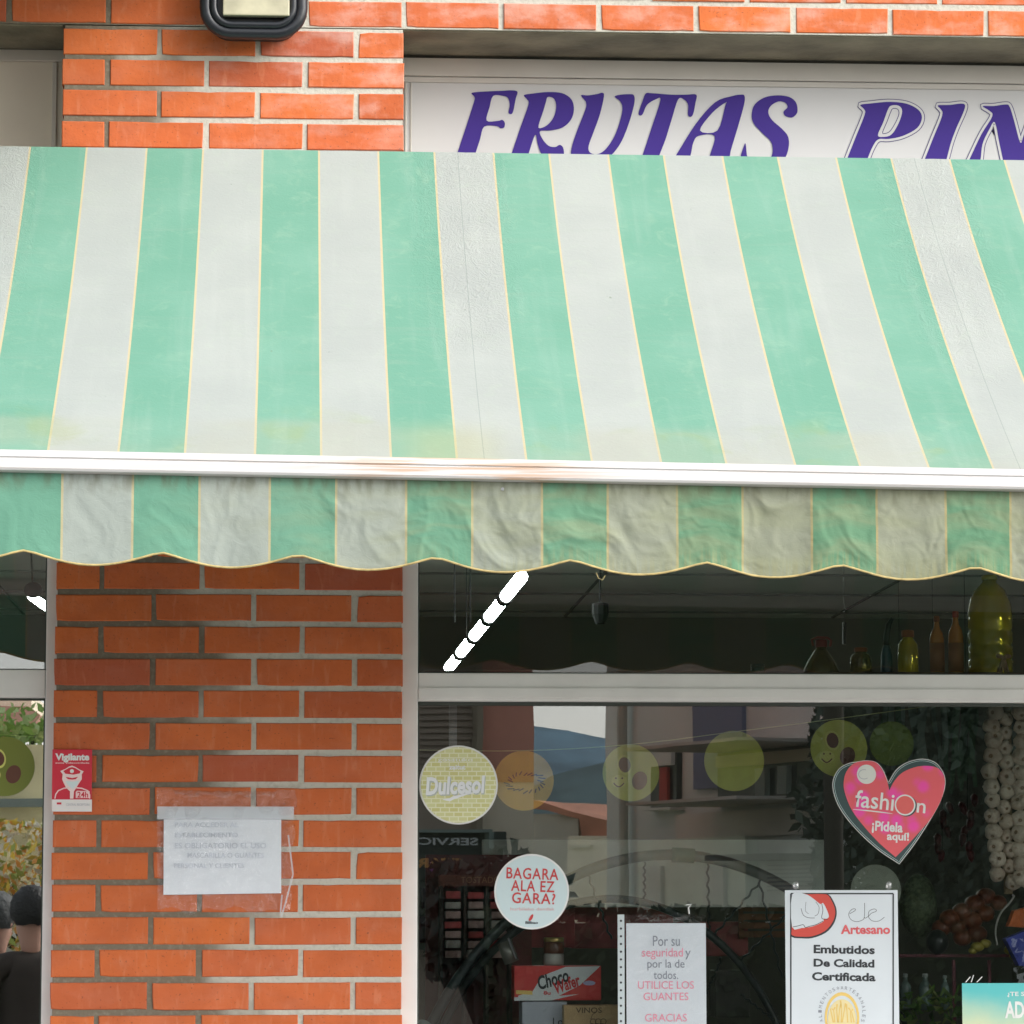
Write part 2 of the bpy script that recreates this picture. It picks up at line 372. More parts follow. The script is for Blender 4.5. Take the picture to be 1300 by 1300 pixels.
n, l = nodes(M_bar); gb = n.new('ShaderNodeNewGeometry'); sb = n.new('ShaderNodeSeparateXYZ'); l.new(gb.outputs['Position'], sb.inputs[0])
sk_ = noise_(n, l, vscale(n, l, gb.outputs['Position'], (5, 30, 160)), 1.0, 5, .3)
near_ = rng(n, l, math_(n, l, 'ABSOLUTE', math_(n, l, 'SUBTRACT', sb.outputs[0], .95)), .42, .05)
fb = math_(n, l, 'MULTIPLY', rng(n, l, sk_, .42, .62), math_(n, l, 'ADD', math_(n, l, 'MULTIPLY', near_, .75), .10))
l.new(mixrgb(n, l, fb, (.62,.61,.60), (.50,.30,.17)), n['Principled BSDF'].inputs['Base Color'])
# ================================================================== SETTING: ground, street
g = MB(); g.box(-400, 400, -1500, 30, -.3, -.004); tag(g.done('ground', mat('ground earth', (.14,.15,.08), .95, noise=.2, nscale=.05)), kind='structure')
g = MB(); g.box(-60, 60, -17, -3.0, -.2, 0); tag(g.done('road', mat('asphalt', (.09,.09,.09), .9, noise=.2, nscale=3, bump=.4, bscale=80)), kind='structure')
pv = bpy.data.objects.new('pavement', None); C.objects.link(pv); tag(pv, kind='structure')
g = MB(); g.box(-30, 30, -2.86, -.002, -.2, .115); g.done('paving', mat('paving concrete', (.44,.43,.41), .85, noise=.15, nscale=3, bump=.3), pv)
g = MB(); g.box(-30, 30, -2.998, -2.862, -.2, .13, .01); g.done('kerb', mat('kerb stone', (.40,.39,.36), .8, noise=.1, nscale=4), pv)
g = MB(); g.box(-60, 60, -20.0, -17.002, -.2, .12); tag(g.done('far_pavement', mat('paving concrete')), kind='structure')

# ================================================================== BRICK WALL
WALL = thing('brick_wall', (0, 0, 0), 'orange brick shop wall with a pier between the two windows', 'wall')
PW = .863; Z0 = 3.845; ROW = .08; JT = .0085; BL = .25
g = MB()
g.box(-.004+JT, PW-.002, .0035, .34, .115, Z0+.001)                       # pier core
g.box(-3.2, 5.2, .0035, .34, Z0+.004, 5.6)                          # wall above the lintel
g.box(-3.2, -2.2, .006, .34, .115, Z0+.001); g.box(4.6, 5.2, .006, .34, .115, Z0+.001)
g.done('mortar', M_mortar, WALL)
g = MB(); g.box(-2.19, -.002, .011, .335, Z0+.0005, Z0+.0035); g.box(PW+.001, 4.59, .011, .335, Z0+.0005, Z0+.0035)
g.done('concrete_soffit', M_conc, WALL)
def brick_mesh(L, H, seed):
    rnd = random.Random(seed); bm = bmesh.new(); D = .11
    x, z = L/2, H/2; b = .0022
    nx = 8 if L > .15 else 4
    base = [(-x+2*x*i/nx, -z) for i in range(nx)]+[(x, -z+2*z*i/2) for i in range(2)]+[(x-2*x*i/nx, z) for i in range(nx)]+[(-x, z-2*z*i/2) for i in range(2)]
    jit = []
    for px_, pz_ in base:
        k_ = rnd.uniform(0, .0007); k_ = k_+(rnd.uniform(.0010, .0028) if rnd.random() < .06 else 0); jit.append(k_)
    def ring(y, ins):
        out = []
        for (px_, pz_), k_ in zip(base, jit):
            kk = k_ + ins
            out.append(bm.verts.new((px_-math.copysign(min(kk, abs(px_)), px_) if abs(abs(px_)-x) < 1e-6 else px_, y, pz_-math.copysign(min(kk, abs(pz_)), pz_) if abs(abs(pz_)-z) < 1e-6 else pz_)))
        return out
    a, c, d = ring(0, b), ring(b, 0), ring(D, 0); nn_ = len(base)
    bm.faces.new(a[::-1])
    for p, q in ((a, c), (c, d)):
        for i in range(nn_): bm.faces.new((p[i], p[(i+1) % nn_], q[(i+1) % nn_], q[i]))
    bmesh.ops.recalc_face_normals(bm, faces=bm.faces[:])
    for f in bm.faces:
        if f.normal.y > .9: f.normal_flip()
    me = bpy.data.meshes.new('brick'); bm.to_mesh(me); bm.free(); me.materials.append(M_brick); return me
BM = {}
def bmesh_for(L):
    k = round(L, 3)
    if k not in BM: BM[k] = [brick_mesh(L-.0125, ROW-.0135, s+int(k*1000)) for s in range(3)]
    return random.choice(BM[k])
def put_brick(x0, x1, ztop):
    o = bpy.data.objects.new('brick', bmesh_for(x1-x0)); C.objects.link(o); o.parent = WALL
    o.location = ((x0+x1)/2+random.uniform(-.0015,.0015), random.uniform(-.0022, .0012), ztop-ROW/2+random.uniform(-.0012,.0012))
    o.rotation_euler = (random.uniform(-.006,.006), random.uniform(-.004,.004), random.uniform(-.004,.004))
XL, XR = -.007, PW+.007
def pier_row(k, only=None):
    zt = Z0-ROW*k
    if k % 2 == 0: xs = [XL, XL+BL, XL+2*BL, XL+3*BL, XR]
    else: xs = [XL, XL+.12, XL+.12+BL, XL+.12+2*BL, XR]
    return zt, xs
hid = MB(); 
for k in range(0, 46):
    zt, xs = pier_row(k)
    vis = (zt > 3.4) or (1.24 < zt < 2.62)
    if vis:
        for a, b in zip(xs, xs[1:]): put_brick(a, b, zt)
    else:
        for a, b in zip(xs, xs[1:]): hid.box(a+.007, b-.007, .0005, .1, zt-ROW+.0075, zt-.0075)
o = hid.done('brick', M_brick, WALL); o['kind'] = 'stuff'; o['label'] = 'bricks of the pier behind the awning and near the ground'
# courses above the lintel
for r in range(3):
    zt = Z0+ROW*(r+1); off = (.12 if r % 2 == 0 else 0)
    x = XL-.5+off-BL
    while x < 2.75:
        put_brick(x, x+BL, zt); x += BL
hid = MB()
for r in range(3, 21):
    zt = Z0+ROW*(r+1); x = -3.2+(.12 if r % 2 == 0 else 0)
    while x < 5.1: hid.box(x+.007, x+BL-.007, .0005, .1, zt-ROW+.0075, zt-.0075); x += BL
for r in range(3):
    zt = Z0+ROW*(r+1); off = (.12 if r % 2 == 0 else 0)
    x = XL-.5+off-BL*2
    while x > -3.1: hid.box(x+.007, x+BL-.007, .0005, .1, zt-ROW+.0075, zt-.0075); x -= BL
    x = XL-.5+off-BL
    while x < 2.75: x += BL
    while x < 5.0: hid.box(x+.007, x+BL-.007, .0005, .1, zt-ROW+.0075, zt-.0075); x += BL
o = hid.done('brick', M_brick, WALL); o['kind'] = 'stuff'; o['label'] = 'bricks of the courses beyond the picture'
# out-of-view balcony, added to shade the upper left of the wall
SHADE_BAL = thing('balcony', (-1.4, -.6, 4.35), 'invented out-of-view balcony slab added to shade the upper left of the shop front', 'balcony')
g = MB(); g.box(-3.1, .30, -1.0, -.004, 3.99, 4.17, .008); g.done('slab', mat('painted concrete', (.45,.42,.37), .85, noise=.1, nscale=4), SHADE_BAL)
g = MB(); g.box(-3.08, .28, -.98, -.90, 4.175, 5.2, .01); g.done('parapet', mat('painted concrete'), SHADE_BAL)

# ================================================================== SIGN BOXES behind the lintel
SY = .27
SG = thing('shop_sign', (2.4, SY, 3.1), 'white shop sign with large purple italic letters above the striped awning', 'sign')
g = MB(); g.box(PW-.02, 4.58, SY, SY+.05, 2.62, 3.838); g.done('panel', M_sign, SG)
g = MB()
zt = unp(600, 72, SY-.03).z
g.box(PW-.01, 4.57, SY-.012, SY-.001, zt-.048, zt+.0, .002); g.box(PW-.01, 4.57, SY-.006, SY-.0015, zt-.064, zt-.050, .001)
g.box(PW+.012, PW+.017, SY-.008, SY-.0012, 2.7, zt-.0655, .001); g.box(PW+.026, PW+.030, SY-.005, SY-.0012, 2.7, zt-.0655, .001)
g.done('frame', M_signf, SG)
LF = dict(
F=([(125,92),(150,87),(200,84),(250,82),(290,80),(315,86),(308,115),(298,165),(290,178),(278,172),(283,140),(276,112),(255,103),(215,103),(200,150),(188,205),(235,206),(252,202),(263,214),(260,233),(245,237),(230,228),(178,230),(160,285),(140,345),(122,400),(48,400),(70,330),(100,240),(135,130),(138,108)],[]),
R=([(342,100),(380,93),(440,87),(500,92),(538,118),(548,160),(535,203),(500,234),(450,246),(408,249),(418,280),(442,308),(470,314),(490,305),(504,318),(506,350),(490,372),(450,377),(415,345),(398,300),(388,264),(360,345),(340,400),(270,400),(293,335),(325,240),(360,140),(355,118)],
   [(440,108),(465,114),(475,145),(465,190),(440,222),(410,236),(402,226),(420,170),(432,130)]),
U=([(578,100),(605,101),(645,95),(665,90),(672,105),(655,180),(630,250),(610,305),(610,330),(625,342),(650,342),(680,322),(715,270),(740,200),(748,152),(738,125),(716,106),(740,98),(775,96),(795,100),(798,130),(780,200),(745,290),(700,350),(640,388),(570,388),(540,362),(538,320),(560,250),(595,160),(598,132),(590,118)],[]),
T=([(845,93),(870,92),(950,98),(1010,98),(1053,98),(1050,130),(1040,178),(1028,190),(1018,180),(1019,140),(1002,118),(978,118),(950,205),(925,285),(900,350),(885,400),(810,400),(832,345),(870,230),(905,120),(885,118),(850,140),(832,178),(820,184),(815,172),(832,122)],[]),
A=([(1252,103),(1250,140),(1225,230),(1195,330),(1178,400),(1096,400),(1110,345),(1128,268),(1062,268),(1040,298),(1030,345),(1012,388),(930,400),(968,350),(1050,220),(1130,130),(1200,104),(1235,98)],
   [(1175,130),(1172,145),(1140,246),(1068,246),(1120,172)]),
)
for ch, (outer, hole) in LF.items():
    loops = [pxloop(outer, 560, 90, 3.25, SY-.002)]
    if hole: loops.append(pxloop(hole, 560, 90, 3.25, SY-.002))
    filled(loops, SY-.002, 'letter', M_purple, SG)
SS = [(262,180),(255,200),(235,214),(205,206),(198,186),(216,166),(205,146),(175,140),(140,160),(128,190),(145,225),(190,265),(218,300),(222,345),(205,400),(165,450),(60,460),(10,440),(0,400),(16,345),(24,335),(34,400),(70,425),(110,418),(140,395),(148,360),(138,322),(100,285),(60,240),(52,200),(65,155),(110,122),(170,112),(225,120),(255,145)]
filled([pxloop(SS, 940, 90, 3.611, SY-.002)], SY-.002, 'letter', M_purple, SG)
def outlined(outer, hole=None, ring=None):
    L = pxloop(outer, 940, 90, 3.611, SY-.002)
    filled([offset_loop(L, .0085)], SY-.0012, 'letter_outline', M_purple2, SG)
    filled([offset_loop(L, .0064)], SY-.0018, 'letter_outline', M_sign, SG)
    filled([L], SY-.0024, 'letter', M_purple, SG)
    if hole:
        filled([pxloop(hole, 940, 90, 3.611, SY-.002)], SY-.003, 'letter_outline', M_sign, SG)
        H = pxloop(ring, 940, 90, 3.611, SY-.002)
        filled([offset_loop(H, .001), offset_loop(H, -.001)], SY-.0036, 'letter_outline', M_purple2, SG)
outlined([(550,156),(600,149),(680,142),(760,150),(815,178),(832,215),(810,262),(745,298),(680,312),(632,314),(605,350),(582,405),(560,460),(465,460),(490,400),(530,300),(570,200),(566,175)],
         [(690,160),(725,160),(741,185),(725,240),(692,292),(652,303),(630,294),(655,235),(675,180)], [(698,174),(720,176),(726,198),(710,238),(684,278),(658,288),(652,280),(672,232),(688,190)])
outlined([(905,158),(960,156),(1010,150),(1030,158),(1020,195),(990,262),(965,330),(945,405),(928,460),(820,460),(845,405),(885,305),(925,205),(920,178)])
outlined([(1110,162),(1160,161),(1215,154),(1234,164),(1255,230),(1283,328),(1300,290),(1335,190),(1330,170),(1370,160),(1410,158),(1420,175),(1395,240),(1350,380),(1330,460),(1215,460),(1203,405),(1185,320),(1166,235),(1140,270),(1110,335),(1100,410),(1080,460),(1020,460),(1050,405),(1105,290),(1155,208),(1140,182)])
SG2 = thing('sign_panel', (-1.1, SY, 3.1), 'plain beige sign panel in the recess left of the brick pier', 'sign')
g = MB(); g.box(-2.18, .02, SY, SY+.05, 2.62, 3.838); g.done('panel', mat('sign panel aged', (.70,.62,.50), .55, noise=.06, nscale=4), SG2)
g = MB(); zt = unp(40, 61, SY-.03).z; g.box(-2.17, .02, SY-.014, SY-.001, zt-.03, zt, .002); xr = unp(66, 150, SY).x
g.box(xr, xr+.012, SY-.010, SY-.001, 2.7, zt-.032, .002); g.done('frame', mat('sign frame aged', (.58,.53,.46), .55), SG2)

# ================================================================== WALL LAMP cut by the top of the picture
LP = thing('wall_lamp', unp(322, -20, -.03), 'black framed floodlight with cream face on the bricks at the top edge', 'lamp')
def rrect(x0, x1, z0, z1, r, y, k=6):
    pts = []
    for cx, cz, a0 in ((x1-r, z1-r, 0), (x0+r, z1-r, 90), (x0+r, z0+r, 180), (x1-r, z0+r, 270)):
        for j in range(k+1):
            a = rad(a0+90*j/k); pts.append(Vector((cx+r*math.cos(a), y, cz+r*math.sin(a))))
    return pts
a = unp(253, 49, -.1); b = unp(391, -95, -.1)
g = MB(); g.tube(rrect(a.x+.016, b.x-.016, a.z+.016, b.z-.016, .062, -.10), .0165, 10, closed=True)
g.tube(rrect(a.x+.036, b.x-.036, a.z+.034, b.z-.036, .045, -.112), .010, 8, closed=True); g.done('rim', M_black, LP, True)
g = MB(); P = rrect(a.x+.018, b.x-.018, a.z+.018, b.z-.018, .06, -.095); g.poly(P, .09); g.done('housing', mat('black housing', (.02,.02,.022), .45), LP)
c = unp(283, 19, -.125); d = unp(368, -70, -.125)
g = MB(); g.box(c.x, d.x, -.128, -.1, c.z, d.z, .003); g.done('lens', mat('cream lamp glass', (.46,.43,.30), .35, noise=.25, nscale=14), LP)

# ================================================================== AWNING
AX0, AX1 = -2.1, 4.3
PRJ = 1.38
def topz(x): return 3.505-.0018*x
def frz(x): return 2.574-.0128*(x-.08)
AW = thing('awning', (1.1, -.1, 3.5), 'long green and white striped awning with white front bar and scalloped valance', 'awning')
def smooth_noise(seed):
    rnd = random.Random(seed); K = [(rnd.uniform(.5, 1), rnd.uniform(-1,1), rnd.uniform(-1,1), rnd.uniform(0, 6.28)) for _ in range(14)]
    def f(u, v, s):
        t = 0
        for a, p, q, h in K: t += a*math.sin((u*p+v*q)*s*(1+a)+h+1.3*math.sin((u*q-v*p)*s*.7+h*2))
        return t/5
    return f
fn = smooth_noise(3); fn2 = smooth_noise(9)
NU, NV = 520, 60
bm = bmesh.new(); uvl = bm.loops.layers.uv.new('cloth'); rows = []
for j in range(NV+1):
    v = j/NV; row = []
    for i in range(NU+1):
        u = AX0+(AX1-AX0)*i/NU
        y = -.12-(PRJ-.12)*v; z = topz(u)+(frz(u)-topz(u))*v
        z -= .055*4*v*(1-v)*(1-.25*v)
        e = math.sin(math.pi*min(1, v))
        z += .0018*e*fn(u, v*1.5, 7)
        sm = abs(((u-.995)/1.1548) % 1); sm = min(sm, 1-sm)*1.1548
        z += .0016*math.exp(-(sm/.006)**2)+.0014*math.exp(-(sm/.05)**2)*fn2(u*3, v, 20)
        row.append((bm.verts.new((u, y, z)), u, v))
    rows.append(row)
for j in range(NV):
    for i in range(NU):
        q = (rows[j][i], rows[j+1][i], rows[j+1][i+1], rows[j][i+1]); f = bm.faces.new([w[0] for w in q]); f.smooth = True
        for lp, w in zip(f.loops, q): lp[uvl].uv = (w[1], w[2])
me = bpy.data.meshes.new('canopy'); bm.to_mesh(me); bm.free(); link('canopy', me, M_awn, AW)
# valance
VH = .205; NU, NV = 1700, 56
bm = bmesh.new(); uvl = bm.loops.layers.uv.new('cloth'); rows = []
fa, fb, fc = smooth_noise(21), smooth_noise(33), smooth_noise(45)
def scal(u):
    ph = ((u-(X0S+.024+PER*.757))/PER) % 1
    return .031*(math.sqrt(math.sin(math.pi*ph)**2+.012)-.11)
edge = []
VY = -PRJ-.006
for j in range(NV+1):
    v = j/NV; row = []
    for i in range(NU+1):
        u = AX0+(AX1-AX0)*i/NU
        h = (.165+scal(u))*v
        amp = .28+.58*min(1, max(0, (u-.1)/1.0))
        w = min(1, v*4.0)
        q1 = Vector((u*7, v*1.1, 3.1)); q1 += Vector((NZ.noise(q1*1.3), NZ.noise(q1*1.3+Vector((9, 9, 9))), 0))*.7
        rf = NZ.ridged_multi_fractal(q1, 1.0, 2.1, 4, 1.0, 2.0)
        q2 = Vector((u*26, v*4.6, 8.7)); q2 += Vector((NZ.noise(q2), NZ.noise(q2+Vector((5, 5, 5))), 0))*.8
        rg = NZ.ridged_multi_fractal(q2, 1.0, 2.1, 3, 1.0, 2.0)
        y = amp*w*(.0074*(rf-1.2)+.0030*(rg-1.2)*(.5+.5*NZ.noise(Vector((u*4, v, 1))))+.004*NZ.noise(Vector((u*9, v*1.2, 5.5))))
        y = -y
        y += .004*v*math.sin((u-X0S)/PER*2*math.pi)
        row.append((bm.verts.new((u, VY+y, frz(u)-.044-h)), u, v))
    rows.append(row)
for j in range(NV):
    for i in range(NU):
        q = (rows[j][i], rows[j+1][i], rows[j+1][i+1], rows[j][i+1]); f = bm.faces.new([w[0] for w in q]); f.smooth = True
        for lp, w in zip(f.loops, q): lp[uvl].uv = (w[1], w[2])
edge = [r[0].co.copy() for r in rows[-1]][::6]
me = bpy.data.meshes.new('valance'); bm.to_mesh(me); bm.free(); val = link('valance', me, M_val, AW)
g = MB(); g.tube(edge, .0026, 6); g.done('edging', M_tredge, val, True)
# thread hanging from the edging
p = unp(757, 727, VY); g = MB(); g.tube([p, p+Vector((.004,-.002,-.012)), p+Vector((.013,-.002,-.016)), p+Vector((.019,0,-.006))], .0008, 5); g.done('loose_thread', M_tredge, val)
# front bar: profile swept along x with the small slope
def bar_profile(parent):
    prof = [(-.004,.004),(-.018,.003),(-.027,-.004),(-.029,-.012),(-.0255,-.0145),(-.029,-.017),(-.030,-.036),(-.027,-.041),(-.012,-.044),(.012,-.044),(.016,-.030),(.016,-.006),(.010,.003)]
    bm = bmesh.new(); A = []
    for x in (AX0-.03, AX1+.03): A.append([bm.verts.new((x, -PRJ+py, frz(x)+pz)) for py, pz in prof])
    n = len(prof)
    for k in range(n): bm.faces.new((A[0][k], A[1][k], A[1][(k+1) % n], A[0][(k+1) % n]))
    bm.faces.new(A[0]); bm.faces.new(A[1][::-1]); bmesh.ops.recalc_face_normals(bm, faces=bm.faces[:])
    me = bpy.data.meshes.new('front_bar'); bm.to_mesh(me); bm.free(); return link('front_bar', me, M_bar, parent)
bar = bar_profile(AW)
p = unp(638, 621, -PRJ-.03)
g = MB(); g.tube([p+Vector((0,.004,0)), p+Vector((0,-.004,0))], .0035, 8); g.done('screw', M_steel, bar)
g = MB(); g.tube([(AX0, -.075, 3.47), (AX1, -.075, 3.47)], .036, 14); g.done('roller', M_bar, AW, True)
for x in (AX0+.1, .43, AX1-.1):
    g = MB(); g.box(x-.03, x+.03, -.12, -.004, 3.38, 3.43, .004); g.done('bracket', M_bar, AW)
for x, s in ((-1.5, 1), (3.7, -1)):
    g = MB(); g.tube([(x, -.06, 3.36), (x+s*.62, -.55, 3.0), (x+s*.05, -PRJ+.02, frz(x)-.02)], .022, 8); g.done('folding_arm', M_bar, AW, True)

# ================================================================== WINDOWS
FY = .045                         # front face of the frames
def zpx(py, px=800): return unp(px, py, FY).z
def xpx(px, py=1000): return unp(px, py, FY).x
WR = thing('shop_window', (2.5, FY, 1.0), 'large shop window with white frame, stickers and food display right of the pier', 'window')
x0, x1 = xpx(511.5), xpx(530.2); zt1, zt0 = zpx(855), zpx(892)
g = MB(); g.box(x0-.02, x1, FY, FY+.06, .6, 2.615, .0025); g.done('stile', M_frame, WR)
g = MB(); g.box(x1+.001, 4.55, FY+.004, FY+.06, zt0+.003, zt1, .003); g.box(x1+.001, 4.55, FY-.001, FY+.003, zt0+.012, zt0+.036, .0012)
g.done('transom', M_frame, WR)
g = MB(); g.box(x1+.001, 4.55, FY+.003, FY+.06, .55, .62, .003); g.done('bottom_rail', M_frame, WR)
g = MB(); g.box(4.551, 4.6, FY, FY+.06, .6, 2.6, .003); g.done('stile', M_frame, WR)
g = MB(); g.box(x1+.001, 4.55, FY+.03, FY+.037, zt0-.006, zt0+.0025); g.box(x1+.001, 4.55, FY+.03, FY+.037, zt1+.0005, zt1+.004); g.box(x1+.001, x1+.005, FY+.03, FY+.036, .62, zt0-.007); g.box(x1+.001, x1+.005, FY+.03, FY+.036, zt1+.005, 2.6)
g.done('gasket', mat('rubber gasket', (.05,.06,.05), .7), WR)
g = MB(); g.box(x1+.0005, 4.55, YG, YG+.006, .62, zt0+.002); g.done('pane', M_glass, WR)
g = MB(); g.box(x1+.0005, 4.55, YG, YG+.006, zt1, 2.615); g.done('pane', M_glassU, WR)
WL = thing('shop_window', (-1.1, FY, 1.0), 'shop window with white frame at the left edge, reflecting yellow foliage', 'window')
lx0, lx1 = unp(56, 1000, FY).x, unp(68, 1000, FY).x; lz1, lz0 = unp(30, 850, FY).z, unp(30, 885.5, FY).z
g = MB(); g.box(lx0, .012, FY, FY+.06, .6, 2.615, .0025); g.done('stile', M_frame, WL)
g = MB(); g.box(-2.15, lx0-.001, FY+.002, FY+.06, lz0, lz1, .003); g.done('transom', M_frame, WL)
g = MB(); g.box(-2.15, lx0-.001, FY+.003, FY+.06, .55, .62, .003); g.done('bottom_rail', M_frame, WL)
g = MB(); g.box(-2.15, lx0-.001, FY+.03, FY+.037, lz0-.005, lz0-.0005); g.box(-2.15, lx0-.001, FY+.03, FY+.037, lz1+.0005, lz1+.004); g.box(lx0-.0055, lx0-.001, FY+.03, FY+.036, .62, lz0-.006); g.box(lx0-.0055, lx0-.001, FY+.03, FY+.036, lz1+.005, 2.6)
g.done('gasket', mat('rubber gasket'), WL)
g = MB(); g.box(-2.15, lx0-.0005, YG, YG+.006, .62, lz0-.001); g.done('pane', M_glassL, WL)
g = MB(); g.box(-2.15, lx0-.0005, YG, YG+.006, lz1+.001, 2.615); g.done('pane', M_glass, WL)
for xa, xb, nm in ((-2.19, -.006, 0), (PW+.002, 4.59, 1)):
    pass
BX = thing('lintel_panel', (1.1, .1, 2.62), 'plain dark panel closing the wall behind the awning above both windows', 'panel')
g = MB(); g.box(-2.19, -.003, .06, .30, 2.616, 2.69); g.box(PW+.003, 4.59, .06, .30, 2.616, 2.69); g.done('board', mat('dark board', (.2,.19,.17), .8), BX)
BW = thing('parapet_wall', (1.1, .1, .1), 'low rendered wall under the shop windows', 'wall')
g = MB(); g.box(-2.19, -.003, .01, .30, .116, .548); g.box(PW+.003, 4.59, .01, .30, .116, .548); g.done('render', mat('grey render', (.4,.39,.36), .9, noise=.1), BW)

# ================================================================== INTERIOR
IN = thing('shop_room', (1.2, 7, .1), 'dim interior of the shop seen through the glass', 'room')
g = MB(); g.box(-2.3, 7.5, .341, 15, .1, .114); g.done('floor', mat('shop floor tiles', (.22,.20,.17), .5, noise=.1, nscale=3), IN)
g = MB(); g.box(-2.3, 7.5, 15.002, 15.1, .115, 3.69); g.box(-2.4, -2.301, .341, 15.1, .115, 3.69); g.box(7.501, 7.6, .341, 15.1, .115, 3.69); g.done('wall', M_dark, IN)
g = MB(); g.box(-2.3, 7.5, .341, 15, 3.601, 3.7)
cl = g.done('ceiling', mat('ceiling board', (.62,.64,.58), .9, noise=.06, nscale=2), IN)
g = MB()
for i in range(11): g.box(-2.29, 7.49, 1.5+i*1.3, 1.515+i*1.3, 3.588, 3.6005)
for x in (-1.2, .6, 2.4, 4.2, 6.0): g.box(x, x+.015, .4, 14.9, 3.590, 3.6004)
g.done('ceiling_joint', mat('joint strip', (.12,.12,.11), .9), IN)
# front ceiling drop above windows
M_blk2 = mat('matt black fitting', (.006,.006,.006), .9, spec=.1)
M_tube = mat('lit fluorescent tube', (.9,.9,.9), .4, emit=(.90,1,.96), estr=30)
ct = thing('ceiling_light', unp(610, 795, 8.5), 'row of five lit white tubes hanging from the shop ceiling beside the left stile', 'ceiling light')
A_, B_ = (663, 731), (568, 850)
ya, yb = 5.6, 10.2
for k in range(5):
    def P_(t):
        # straight line in space between two unprojected ends
        pa = unp(663, 731, ya); pb = unp(568, 850, yb); return pa.lerp(pb, t)
    s0, s1 = k/5+.008, (k+1)/5-.026
    p0, p1 = P_(s0), P_(s1)
    g = MB(); g.tube([p0, p1], .026, 10); g.done('tube', M_tube, ct, True)
    g = MB(); g.tube([p1, P_((k+1)/5+.004)], .033, 8); g.done('tube_holder', M_blk2, ct)
    if k != 3: continue
    w = P_(s0+.08)
    g = MB(); g.tube([w+Vector((0,0,.05)), Vector((w.x, w.y, 3.6))], .0025, 5); g.done('cord', M_blk2, ct)
for px, y0 in ((577, 742), (597, 730), (615, 728)):
    pass
l2 = thing('ceiling_light', unp(50, 765, 4.0), 'lit tube in a black holder seen in the upper left window', 'ceiling light')
p0, p1 = unp(40, 757, 4.0), unp(75, 782, 4.6)
g = MB(); g.tube([p0, p1], .015, 10); g.done('tube', M_tube, l2, True)
g = MB(); g.ell(unp(42, 749, 3.98), .034, .03, .03); g.done('holder', M_blk2, l2, True)
g = MB(); g.tube([unp(42, 749, 3.98), Vector((unp(42, 749, 3.98).x-.05, 3.98, 3.6))], .004, 5); g.done('cord', M_blk2, l2)
cs = thing('speaker', unp(762, 780, 6), 'small black speaker hanging from the shop ceiling', 'speaker')
p = unp(762, 780, 6); g = MB(); g.lathe([(.012,.05),(.035,.045),(.035,.0),(.022,-.035),(.018,-.04)][::-1], p, 10); g.done('body', M_blk2, cs)
g = MB(); g.tube([p+Vector((0,0,.045)), Vector((p.x, p.y, 3.6))], .005, 5); g.done('rod', M_blk2, cs)
for px, by in ((577, 790), (597, 790)):
    q = unp(px, 765, 7.4); g = MB(); g.tube([Vector((q.x, q.y, 3.59)), unp(px, by, 7.4)], .004, 5); g.done('cord', M_blk2, IN)

# ---- garland discs inside the glass
DSK = {'green': mat('green garland card', (.50,.52,.10), .6, noise=.08, nscale=30), 'orange': mat('orange garland card', (.80,.46,.05), .6, noise=.1, nscale=20),
       'ylw': mat('pale flesh print', (.62,.62,.16), .6), 'pit': mat('brown print', (.12,.04,.02), .5), 'rim': mat('avocado skin print', (.10,.13,.03), .5), 'pale': mat('pale disc print', (.35,.38,.30), .6)}
def circ(px, py, r, y, k=28, sx=1, sz=1, rot=0):
    c = unp(px, py, y); rr = (unp(px+r, py, y)-c).length; out = []
    for j in range(k):
        a = 2*math.pi*j/k; u, w = rr*sx*math.cos(a), rr*sz*math.sin(a)
        out.append((c.x+u*math.cos(rot)-w*math.sin(rot), c.z+u*math.sin(rot)+w*math.cos(rot)))
    return out
def disc(px, py, r, y, m, kind, label):
    c = unp(px, py, y); t = thing('garland_disc', c, label, 'garland disc', 'round fruit cards on the garland')
    L = circ(px, py, r, y, 40); g = MB(); g.poly([(a, y, b) for a, b in L], .0012); g.done('card', m, t)
    yy = y-.0006
    if kind == 'avocado':
        filled([circ(px-8, py-10, 9.5, yy, 20, 1, 1.35, .2)], yy, 'print', DSK['ylw'], t)
        filled([circ(px-8, py-10, 7.5, yy-.0005, 20, 1, 1.3, .2)], yy-.0005, 'print', DSK['pit'], t)
        filled([circ(px+11, py+10, 9.5, yy, 20, 1, 1.25, -.3)], yy, 'print', DSK['pit'], t)
        filled([circ(px-15, py+11, 9, yy, 20, 1.1, .9)], yy, 'print', DSK['ylw'], t)
        sm = [unp(px-22+i*2.2, py+13+5*math.sin(i/6*math.pi), yy-.0005) for i in range(7)]
        b = MB(); b.ribbon(sm, .003); b.done('print', DSK['pit'], t)
        for dx in (-19, -11):
            filled([circ(px+dx, py+7, 1.2, yy-.0005, 8)], yy-.0005, 'print', DSK['pit'], t)
    if kind == 'orange':
        b = MB(); rnd = random.Random(5)
        for q in range(22):
            a = 2*math.pi*q/22; r1 = 12+rnd.uniform(-2, 2)
            b.ribbon([unp(px+r1*math.cos(a)*1.5+2, py+r1*math.sin(a)*.8+2, yy), unp(px+(r1+6)*math.cos(a+.25)*1.4+2, py+(r1+5)*math.sin(a+.25)*.8+2, yy)], .003)
        b.done('print', DSK['pit'], t)
    return t
GY = .125
disc(665, 991, 38, GY, DSK['orange'], 'orange', 'orange round card with a dark sun-like print, right of the yellow sticker')
disc(801, 981, 36, GY, DSK['green'], 'avocado', 'green round card with cut avocado print in front of the reflected grey house')
disc(932, 966, 38, GY, DSK['green'], '', 'plain yellow-green round card between the two avocado cards')
disc(1065, 950, 36, GY, DSK['green'], 'avocado', 'green round avocado card partly behind the heart sticker')
